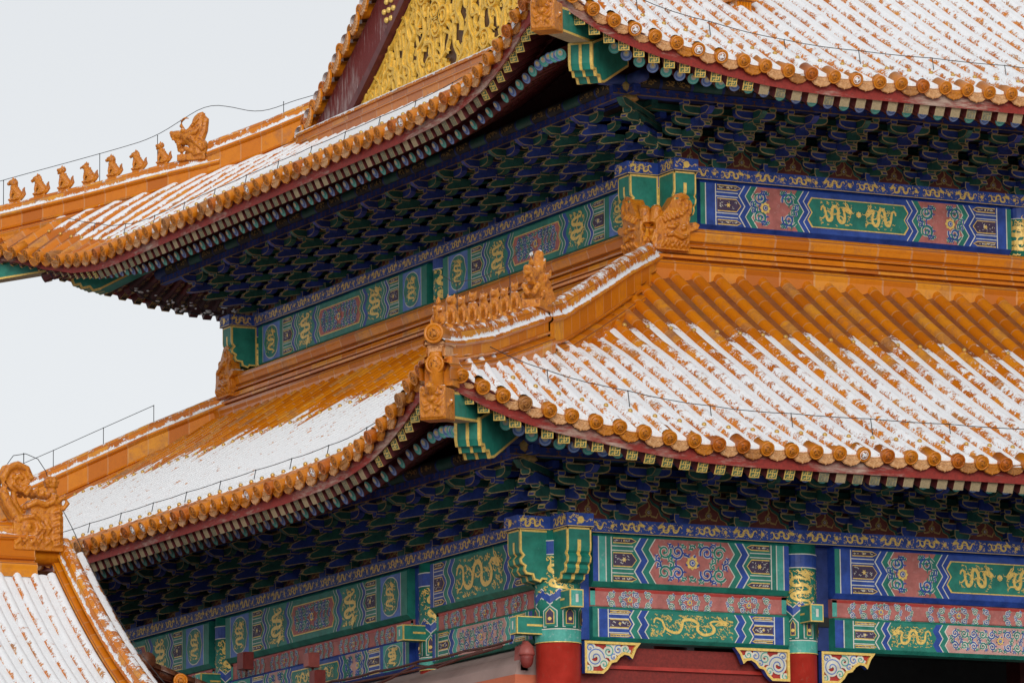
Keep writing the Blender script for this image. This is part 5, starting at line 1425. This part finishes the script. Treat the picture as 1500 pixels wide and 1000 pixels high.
for M in (Matrix.Translation((3.56, 3.42, 15.24)), Matrix.Translation((3.42, 3.56, 15.24)) @ Matrix.Rotation(math.pi/2, 4, 'Z'), Matrix.Translation((3.42, LY-3.56, 15.24)) @ Matrix.Rotation(-math.pi/2, 4, 'Z'), Matrix.Translation((3.56, LY-3.42, 15.24))):
    link('corner_ornament', CORNERH, low_part, M @ Matrix.Scale(1.0, 4))

# ---------------------------------------------------------------- gable of the upper roof
CY = LY/2
def roofz(y): return float(UPP.H(np.array(UPP.oy-min(y, LY-y))))
# base ridge along the foot of the gable
zb = float(UPP.H(np.array(-(GX-B1)-.1)))
def fill(g):
    sweep(g, [(GX-.28, 5.2, zb+.21), (GX-.28, LY-5.2, zb+.21)], (-1, 0, 0), [(.05, -.40, 0), (.06, -.20, 0), (.09, -.19, 0), (.09, -.15, 0), (.04, -.145, 0), (.05, -.06, 0), (.09, -.05, 0), (.10, -.01, .5), (.07, .02, .9), (0, .05, .95), (-.2, .05, .95), (-.2, -.5, 0)], .62, 8)
tile_part('gable_ridge', fill, up_part)
# bargeboards follow the roof slope; studs in plum-blossom groups
b = MB(); ys = np.linspace(4.9, CY, 24)
def barge(y_of):
    top = [(y_of(y), roofz(y)-.02) for y in ys]; bot = [(y_of(y), roofz(y)-.02-1.02-.10*(y-4.9)/6.8) for y in ys]
    n = len(ys); a0 = [Vector((GX, y, z)) for y, z in top+bot]; a1 = [Vector((GX+.10, y, z)) for y, z in top+bot]
    b.add(a0, [[i, i+1, n+i+1, n+i] for i in range(n-1)], 'bargeboard'); b.add(a1, [[i, i+1, n+i+1, n+i] for i in range(n-1)], 'bargeboard')
    b.add(a0[n:]+a1[n:], [[i, i+1, n+i+1, n+i] for i in range(n-1)], 'darkred')
    # lighter lower moulding
    t2 = [Vector((GX-.03, y, z+.16)) for y, z in bot]+[Vector((GX-.03, y, z-.03)) for y, z in bot]+[Vector((GX+.1, y, z-.03)) for y, z in bot]
    b.add(t2, [[i, i+1, n+i+1, n+i] for i in range(n-1)]+[[n+i, n+i+1, 2*n+i+1, 2*n+i] for i in range(n-1)], 'darkred')
barge(lambda y: y); barge(lambda y: LY-y)
bo = b.obj('bargeboard', HALL)
sm = MB(); sm.lathe([(.055, 0), (.055, .02), (.045, .045), (.02, .06), (.001, .062)], 'gold', 12); STUD = sm.mesh('gilt_stud')
for yc in (8.42, 10.4):
    for y_ in (yc, LY-yc):
        sgn = 1 if y_ < CY else -1
        for k in range(7):
            a = math.pi/3*k; dy, dz = (0, 0) if k == 6 else (.19*math.cos(a), .19*math.sin(a))
            link('gilt_stud', STUD, bo, Matrix.Translation((GX-.004, y_+dy, roofz(y_)-.70+dz)) @ Matrix.Rotation(-math.pi/2, 4, 'Y'))
# gilded carving of ribbons and coins
b = MB(); r = random.Random(12)
pan = [(5.2, zb-.2)]
n = 30; yl = np.linspace(5.0, CY, n)
b.add([Vector((GX+.16, y, zb-.3)) for y in yl]+[Vector((GX+.16, y, max(zb-.29, roofz(y)-1.0))) for y in yl], [[i, i+1, n+i+1, n+i] for i in range(n-1)], 'goldground')
b.add([Vector((GX+.16, LY-y, zb-.3)) for y in yl]+[Vector((GX+.16, LY-y, max(zb-.29, roofz(y)-1.0))) for y in yl], [[i, i+1, n+i+1, n+i] for i in range(n-1)], 'goldground')
def topz(y): return roofz(y)-1.0
def carve(pts, w, mat='ochre', d=.06):
    pts = [(y, z) for y, z in pts if z < topz(y)+.05 and z > zb+.1]
    if len(pts) < 3: return
    vs = []; m = len(pts)
    for i, (y, z) in enumerate(pts):
        a, c = pts[max(i-1, 0)], pts[min(i+1, m-1)]; dy, dz = c[0]-a[0], c[1]-a[1]; l = math.hypot(dy, dz) or 1
        for k, x in ((-.5, GX+.15), (-.32, GX+.16-d), (.32, GX+.16-d), (.5, GX+.15)): vs.append((x, y-dz/l*w*k, z+dy/l*w*k))
    b.add(vs, [[4*i+k, 4*i+k+1, 4*i+k+5, 4*i+k+4] for i in range(m-1) for k in range(3)], mat, False)
for k in range(720):
    y, z = r.uniform(5.4, LY-5.4), zb+.1+3.2*r.random()**1.3
    if z > topz(y): continue
    a = r.uniform(.75, 2.4); ph = r.uniform(0, 6.28); ln = r.uniform(.4, 1.0); am = r.uniform(.03, .10)
    pts = []
    for i in range(14):
        q = ln*(i/13-.5); o = am*math.sin(ph+i*.65); pts.append((y+q*math.cos(a)-o*math.sin(a), z+q*math.sin(a)+o*math.cos(a)))
    carve(pts, r.uniform(.05, .08), 'ochre', r.uniform(.04, .09))
for k in range(26):
    y, z = r.uniform(6, LY-6), r.uniform(zb+.35, zb+2.6)
    if z > topz(y)-.2: continue
    for q in range(2): carve([(y+(.17-.08*q)*math.cos(i*.42), z+(.17-.08*q)*math.sin(i*.42)) for i in range(17)], .05, 'ochre', .10)
for far in (0, 1):
    edge = [((LY-y) if far else y, topz(y)-.06) for y in np.linspace(5.2, CY, 40)]
    carve(edge, .09, 'ochre', .11); carve([(y, z-.14) for y, z in edge], .05, 'ochre', .08)
b.obj('gable_carving', HALL)
# verge: tiles facing sideways along the rake, and the ridge that runs down above them
g = Grid(); items = []
for far in (False, True):
    Y = (lambda y: LY-y) if far else (lambda y: y)
    pts = [(GX+.55, Y(y), roofz(y)+.60) for y in np.linspace(3.9 if not far else 4.6, CY, 30)]
    sweep(g, pts, (-1, 0, 0), ridge_prof(.62, .12, .10, .5), .45, 9+far)
    y = 4.7
    while y < CY:
        sl = math.atan(float(UPP.slope(np.array(UPP.oy-y)))); p = Vector((GX-.16, Y(y), roofz(y)+.10))
        o = Vector((-1, 0, -.18)).normalized(); x = Vector((0, -math.cos(sl) if not far else math.cos(sl), -math.sin(sl))); x = (x-o*x.dot(o)).normalized(); yv = o.cross(x)
        if yv.z < 0: x, yv = -x, -yv
        M = Matrix(((x.x, yv.x, o.x, p.x), (x.y, yv.y, o.y, p.y), (x.z, yv.z, o.z, p.z), (0, 0, 0, 1)))
        M = M @ Matrix.Scale(1.30, 4)
        items.append((rng.choice(EAVES), M @ jit())); items.append((DRIP, M @ Matrix.Translation((PITCH/2*.93, -.03, .0))))
        # snow cushion on the pan tile between two tubes
        pm = M @ Matrix.Translation((PITCH/2*.93, .035, -.02)); vs = [pm @ Vector((xx*.115, .085*(1-xx*xx)*(1 if zz < .02 else .55), zz)) for zz in (-.16, -.02, .035) for xx in (-1, -.5, 0, .5, 1)]
        SN = globals().setdefault('SNOWV', MB()); SN.add(vs, [[5*i+k, 5*i+k+1, 5*i+k+6, 5*i+k+5] for i in range(2) for k in range(4)], 'snow', True)
        y += PITCH*1.30*.93*math.cos(sl)
me = g.mesh('verge_ridge', 'ridge_tile'); me.polygons.foreach_set('use_smooth', np.zeros(len(me.polygons), bool)); o = link('verge_ridge', me, up_part)
SNOWV.obj('snow_cushion', up_part)['kind'] = 'stuff'
for me, M in items: link('verge_tile', me, up_part, M)
# dragon head ending the near verge ridge on the front slope
link('dragon_head', HORNB, up_part, Matrix.Translation((5.17, 3.70, roofz(3.70)+.56)) @ Matrix.Rotation(math.radians(270), 4, 'Z') @ Matrix.Scale(.9, 4))
b = MB(); zf_ = roofz(3.4)
b.box((5.17-.13, 3.42, zf_-.05), (5.17+.13, 4.3, zf_+.36), 'glaze_relief')
for k in range(5): b.tube([(5.17-.104+.052*k, 3.41, zf_), (5.17-.104+.052*k, 3.41, zf_+.34)], .024, 'glaze_plain', 8)
b.box((5.17-.21, 3.34, zf_+.36), (5.17+.21, 4.3, zf_+.40), 'glaze_plain'); b.box((5.17-.18, 3.38, zf_+.40), (5.17+.18, 4.3, zf_+.52), 'glaze_relief'); b.box((5.17-.20, 3.35, zf_+.52), (5.17+.20, 4.3, zf_+.60), 'glaze_plain')
b.obj('ridge_foot', up_part)
# main ridge, far above the frame
def fill(g): sweep(g, [(GX+.2, CY, roofz(CY)+1.1), (XE, CY, roofz(CY)+1.1)], (0, -1, 0), ridge_prof(1.2, .2, .15, .7), .6, 15)
tile_part('main_ridge', fill, up_part)
b = MB(); b.add([(GX+.12, CY, roofz(CY)), (XE, CY, roofz(CY)), (XE, LY-1, roofz(1)), (GX+.12, LY-1, roofz(1))], [[0, 1, 2, 3]], 'brown_tile')
b.add([(B1+.5, .8+3, 17.2), (XE, .8+3, 17.2), (XE, LY-4, 17.2), (B1+.5, LY-4, 17.2)], [[0, 1, 2, 3]], 'darkred'); b.obj('rear_slope', up_part)
# ================================================================ the lower hall in front, at the left
SHX, SHY = -5.0, 6.6
SIDE = thing('side_hall', 'lower hall with snow-covered tiled roof and coiled dragon on its ridge, bottom left', 'side hall', (-11, 6.6, -1.6))
class Slope:
    'roof slope falling from a ridge; a = horizontal distance from the ridge'
    def __init__(s, o, out, z0, m, k): s.o, s.out, s.z0, s.m, s.k = o, out, z0, m, k
    def place(s, a, t, h=0.0):
        a = np.asarray(a, float); t = np.asarray(t, float); h = np.asarray(h, float)
        sl = s.m-2*s.k*a; q = np.sqrt(1+sl*sl); z = s.z0-s.m*a+s.k*a*a+h/q; a2 = a+h*sl/q
        ox, oy = s.out
        x = s.o[0]+ox*a2-oy*t*(-1); y = s.o[1]+oy*a2+ox*t*(-1)
        return np.stack(np.broadcast_arrays(x, y, z), -1)
sl1 = Slope((SHX, SHY), (0, -1), 10.22, .95, .058)     # t runs towards -X
g = Grid()
def sn_side(a, t, kind, q):
    if kind: return .97+0*a+0*t
    return .66+.22*np.sin(q)-.26*smooth(q, 1.7, 2.7)+0*a
_P, _R = PITCH, RT
PITCH, RT = .29, .078
rows = [(.30+.29*i, 6.4, .15) for i in range(36)]
tile_rows(g, sl1.place, rows, sn_side, 5000)
PITCH, RT = _P, _R
srf = link('tiled_roof', g.mesh('tiled_roof', 'tile'), SIDE)
def on1(a, t, h): return tuple(float(v) for v in sl1.place(a, t, h))
def flat(name, g):
    me = g.mesh(name, 'ridge_tile'); me.polygons.foreach_set('use_smooth', np.zeros(len(me.polygons), bool)); return link(name, me, SIDE)
g = Grid(); sweep(g, [(-16, SHY, 10.92), (SHX-.55, SHY, 10.92)], (0, -1, 0), ridge_prof(.74, .16, .11, .6), .6, 31); flat('main_ridge', g)
g = Grid(); pth = [(SHX, on1(a, 0, 0)[1], on1(a, 0, 0)[2]+.50) for a in np.linspace(.0, 6.3, 22)]
sweep(g, pth, (-1, 0, 0), ridge_prof(.46, .10, .105, .72), .34, 33); flat('verge_ridge', g)
g = Grid(); pth2 = [(SHX+.27, p[1], p[2]-.28) for p in pth]; sweep(g, pth2, (1, 0, 0), [(-.12, .0, .5), (-.06, .06, .9), (.0, .08, .8), (.06, .04, .4), (.08, -.04, 0), (.06, -.22, 0)], .34, 34); link('verge_tiles', g.mesh('verge_tiles', 'ridge_tile'), SIDE)
link('ridge_dragon', ceramic('ridge_dragon', swallow, None, .014), SIDE, Matrix.Translation((SHX-.50, SHY-.05, 10.52)) @ Matrix.Scale(1.0, 4))
b = MB(); b.tube([on1(-.12, t, .10) for t in (.1, 9)], .13, 'glaze_plain', 12); b.obj('ridge_base', SIDE)
b = MB(); b.add([(SHX+.2, SHY, 10.2), (-16, SHY, 10.2), (-16, SHY+5.5, 5.6), (SHX+.2, SHY+5.5, 5.6)], [[0, 1, 2, 3]], 'brown_tile'); b.obj('rear_slope', SIDE)
b = MB(); b.box((-16, 1.2, -1.6), (SHX-.1, 11.6, 5.5), 'salmon'); b.prism([(1.2, 5.5), (11.6, 5.5), (SHY, 10.1)], lambda y, z, x: Vector((x, y, z)), SHX-.1, SHX+.02, 'salmon'); b.obj('wall', SIDE)

# small brown roof over the passage between the two halls
PASS = thing('passage_roof', 'small shaded roof of dark brown tubular tiles between the side hall and the painted beams', 'small roof', (-2.6, 8, 2.2))
sl2 = Slope((-4.1, 5.6), (1, 0), 8.74, .36, .040)
b = MB()
for i in range(13):
    t = -.18-.34*i
    pts = []
    for k in range(15):
        a = k*.28; p = Vector([float(v) for v in sl2.place(a, t, .02)]); pts.append(p)
    for k in range(14):
        b.tube([pts[k], pts[k+1]], [.098, .092], 'brown_tile', 10, True)
    e = pts[-1]
vs = [Vector([float(v) for v in sl2.place(a, t, 0)]) for a in np.linspace(0, 4, 10) for t in (0, -4.6)]
b.add(vs, [[2*i, 2*i+1, 2*i+3, 2*i+2] for i in range(9)], 'brown_tile', True)
b.obj('tile_slope', PASS)
b = MB(); b.tube([(-4.1, 5.5, 8.78), (-4.1, 10.2, 8.78)], .13, 'brown_tile', 12); b.obj('ridge', PASS)
link('eave_tile', EAVE, PASS, look(Vector((-3.55, 5.55, 8.50)), Vector((-.3, -1, -.1))))
b = MB(); b.box((-4.5, 5.75, 2.2), (-.62, 6.0, 7.6), 'salmon'); b.obj('wall', PASS)

# ================================================================ fittings
CAMT = thing('security_camera', 'red-painted dome security camera on a bracket beside the corner column', 'security camera', (-.34, .22, 8.35))
b = MB(); b.prism([(.0, 8.26), (.12, 8.26), (.10, 8.62), (.02, 8.66), (0, 8.6)], lambda p, z, d: Vector((-.34-p, d, z)), .30, .52, 'camred'); b.obj('bracket', CAMT)
b = MB(); b.tube([(-.42, .30, 8.58), (-.46, .18, 8.66), (-.48, .08, 8.62)], .03, 'camred', 8); b.obj('arm', CAMT)
b = MB(); M = Matrix.Translation((-.48, .06, 0)); b.lathe([(.02, 8.66), (.05, 8.63), (.095, 8.58), (.115, 8.50), (.12, 8.455), (.11, 8.45)], 'camred', 18, M); b.obj('hood', CAMT)
b = MB(); b.lathe([(.105, 8.452), (.098, 8.40), (.088, 8.34), (.06, 8.285), (.001, 8.265)], 'boxred', 18, M); b.obj('dome', CAMT)
def junction(y, z, lab, bright, s=.13):
    t_ = thing('junction_box', lab, 'junction box', (-.48, y, z-s), 'red boxes on the side beams')
    b = MB(); m = 'camred' if bright else 'boxred'
    b.prism(inset([(-s, -s), (s, -s), (s, s), (-s, s)], 0), lambda p, q, d: Vector((d, y+p*.9, z+q)), -.40, -.56, m)
    b.prism(inset([(-s, -s), (s, -s), (s, s), (-s, s)], .012), lambda p, q, d: Vector((d, y+p*.9, z+q)), -.56, -.585, m); b.obj('case', t_)
    b = MB(); b.tube([(-.47, y, z-s), (-.47, y, z-s-.10)], .02, 'cablebrown', 8); b.obj('conduit', t_)
junction(10.05, 9.36, 'dull red square box on the side beams, beside the far visible column', False, .14)
junction(7.50, 9.12, 'bright red square box on the side beams, upper one of a pair', True, .115)
junction(7.28, 8.82, 'dark red square box hung just under the bright red box', False, .12)
def wire(name, runs, r, mat, lab, cat, posts=(), group=None, seg=5):
    P0 = Vector(runs[0][0]); t_ = thing(name, lab, cat, P0, group)
    b = MB()
    for run in runs: b.tube(run, r, mat, seg)
    b.obj('wire', t_)
    for p, q in posts:
        b = MB(); b.tube([p, q], r*1.1, mat, seg); b.ball(q, r*1.8, mat, 6, 4); b.obj('post', t_)
def sag(a, b_, n, d):
    a, b_ = Vector(a), Vector(b_); return [a.lerp(b_, k/n)-Vector((0, 0, d*4*(k/n)*(1-k/n))) for k in range(n+1)]
wire('power_cable', [sum([sag((-.60, y0, 8.69), (-.60, y0+1.55, 8.69), 5, .02) for y0 in np.arange(.3, 12, 1.55)], []), [(-.64, 1.2, 8.63), (-.66, 2.0, 8.57), (-.68, 2.6, 8.52), (-.66, 3.1, 8.58), (-.64, 3.5, 8.64)],
     [(-.64, 3.4, 8.64), (-.67, 4.2, 8.52), (-.67, 4.9, 8.46), (-.66, 5.8, 8.52), (-.64, 6.8, 8.60)], sag((-.66, .5, 8.62), (-.66, 6.5, 8.60), 12, .05)], .022, 'cablebrown', 'bundle of dark brown cables sagging along the top of the salmon side wall', 'cable')

WR = .0065
def roof_wire(rf, front, t0, t1, da, h, lab, jog=None):
    f = rf.place(front); pts, posts = [], []
    n = int(abs(t1-t0)/.33)
    for k in range(n+1):
        t = t0+(t1-t0)*k/n; a = float(rf.ae(t))-da
        p = Vector(f(a, t, 0)); s_ = (k % 4)/4; p.z += h-.010*4*s_*(1-s_)
        pts.append(p)
        if k % 4 == 0: posts.append((Vector(f(a+.06, t, 0))+Vector((0, 0, .02)), p))
    wire('lightning_cable', [pts], WR, 'wire', lab, 'lightning cable', posts, 'lightning cables along the roofs')
roof_wire(LOW, True, 2.6, -16, .85, .27, 'thin dark cable strung above the front eave of the lower roof')
roof_wire(LOW, False, 2.6, -20, .62, .27, 'thin dark cable strung above the snowy side eave of the lower roof')
roof_wire(UPP, True, 3.2, -12, .85, .27, 'thin dark cable strung above the front eave of the upper roof')
roof_wire(UPP, False, 2.2, -17.5, .62, .27, 'thin dark cable strung above the snowy side eave of the upper roof')
def diagp(rf, far, c, z): return Vector(diag(c, z, far, rf))
qa = [(4.3, .42), (3.45, .46), (2.43, .49), (1.75, .52), (1.4, .56), (1.15, .72), (.90, .90), (.62, .92), (.45, .72), (.25, .42), (.0, .24), (-.6, .18)]
qc = np.linspace(4.3, -.6, 50); qh = np.interp(-qc, [-c for c, h in qa], [h for c, h in qa])+np.array([0]*50)
qz = np.interp(-qc, [-4.25, -.72, -.6, .9], [19.02, 19.83, 19.9, 20.75])
qt = qz+qh; qt = np.convolve(np.r_[[qt[0]]*3, qt, [qt[-1]]*3], np.ones(7)/7, 'valid')
zf = lambda c: zon(UP_LO, c) if c > .55 else zon(UP_HI, c)
pts = [diagp(UPP, True, c, z) for c, z in zip(qc, qt)]+[Vector((GX+.33, LY-5.0, roofz(5.0)+.85))]+[Vector((GX+.33, LY-y, roofz(y)+.74)) for y in np.arange(5.4, 9.5, .4)]
wire('lightning_cable', [pts], WR, 'wire', 'thin dark cable strung above the ridge beasts of the far upper hip', 'lightning cable', [(diagp(UPP, True, c, zf(c)), diagp(UPP, True, c, zf(c)+h)) for c, h in ((3.62, .45), (2.26, .51), (1.45, .56), (-.3, .20))], 'lightning cables along the roofs')
q = [(k, zon(LOW_HI, k)+.30) for k in (.3, -.4, -1.1, -1.8, -2.5)]
wire('lightning_cable', [[diagp(LOW, True, c, z) for c, z in q]], WR, 'wire', 'thin dark cable above the far hip ridge of the lower roof', 'lightning cable', [(diagp(LOW, True, c, z-.3), diagp(LOW, True, c, z)) for c, z in q[1:]], 'lightning cables along the roofs')
lp = [(SHX-1.3, SHY, 11.35), (SHX-1.02, SHY, 11.5), (SHX-.98, SHY, 11.75), (SHX-.85, SHY, 11.93), (SHX-.65, SHY, 11.97), (SHX-.45, SHY, 11.9), (SHX-.32, SHY, 11.72), (SHX-.25, SHY, 11.5), (SHX+.1, SHY, 10.9)]+[(SHX+.16, p[1], p[2]+.06) for p in pth[1:14]]
wire('lightning_cable', [lp], WR, 'wire', 'thin dark cable looping over the ridge dragon and down the side hall verge', 'lightning cable', [((SHX-.68, SHY, 11.68), (SHX-.68, SHY, 11.97))], 'lightning cables along the roofs')
roof_c = LOW_LO
wire('lightning_cable', [[diagp(LOW, False, c, zon(LOW_LO, c)+h) for c, h in ((3.7, .75), (3.2, .62), (2.5, .63), (1.6, .68), (1.1, .9))]], WR*.8, 'wire', 'thin dark cable above the ridge beasts of the near lower hip', 'lightning cable',
     [(diagp(LOW, False, c, zon(LOW_LO, c)), diagp(LOW, False, c, zon(LOW_LO, c)+.62)) for c in (3.1, 1.45)], 'lightning cables along the roofs')

# net against birds slung under the far corner, a little snow caught in it
NET = thing('bird_net', 'dark bird net holding bits of snow under the far left end of the upper eaves', 'bird net', (2.6, 20.9, 16.9))
low_ = [(2.22, 21.38, 17.44), (2.46, 21.14, 17.24), (2.89, 20.71, 16.96), (3.27, 20.33, 16.86), (3.69, 19.91, 16.83)]
b = MB(); nu_, nv_ = 44, 9
def netp(i, j):
    q = i/nu_*(len(low_)-1); k = min(int(q), len(low_)-2); f_ = q-k
    p = Vector(low_[k]).lerp(Vector(low_[k+1]), f_); v = j/nv_
    return p+Vector((.10*v, .10*v, .34*v-.012*math.sin(i*.9)*(1-v)))
for i in range(nu_+1):
    for j in range(nv_):
        if i < nu_: b.tube([netp(i, j), netp(i+1, j+1)], .004, 'wire', 3, False)
        if i > 0: b.tube([netp(i, j), netp(i-1, j+1)], .004, 'wire', 3, False)
b.tube([netp(i, 0) for i in range(nu_+1)], .012, 'wire', 5)
b.obj('mesh', NET)
b = MB()
for k in range(34): b.ball(netp(rng.uniform(4, nu_), abs(rng.gauss(0, 2.2))), (rng.uniform(.015, .05), rng.uniform(.015, .05), rng.uniform(.01, .02)), 'snow', 8, 5)
o = b.obj('caught_snow', NET); o['kind'] = 'stuff'

# ================================================================ ground and terrace
b = MB(); b.add([(-900, -900, -1.6), (900, -900, -1.6), (900, 900, -1.6), (-900, 900, -1.6)], [[0, 1, 2, 3]], 'snowy_ground'); o = b.obj('ground'); o['kind'] = 'structure'
b = MB(); b.box((-4.5, -6, -1.6), (40, 31, 2.2), 'marble'); b.box((-4.6, -6.1, 2.2), (40, 31.1, 2.32), 'marble'); o = b.obj('terrace'); o['kind'] = 'structure'
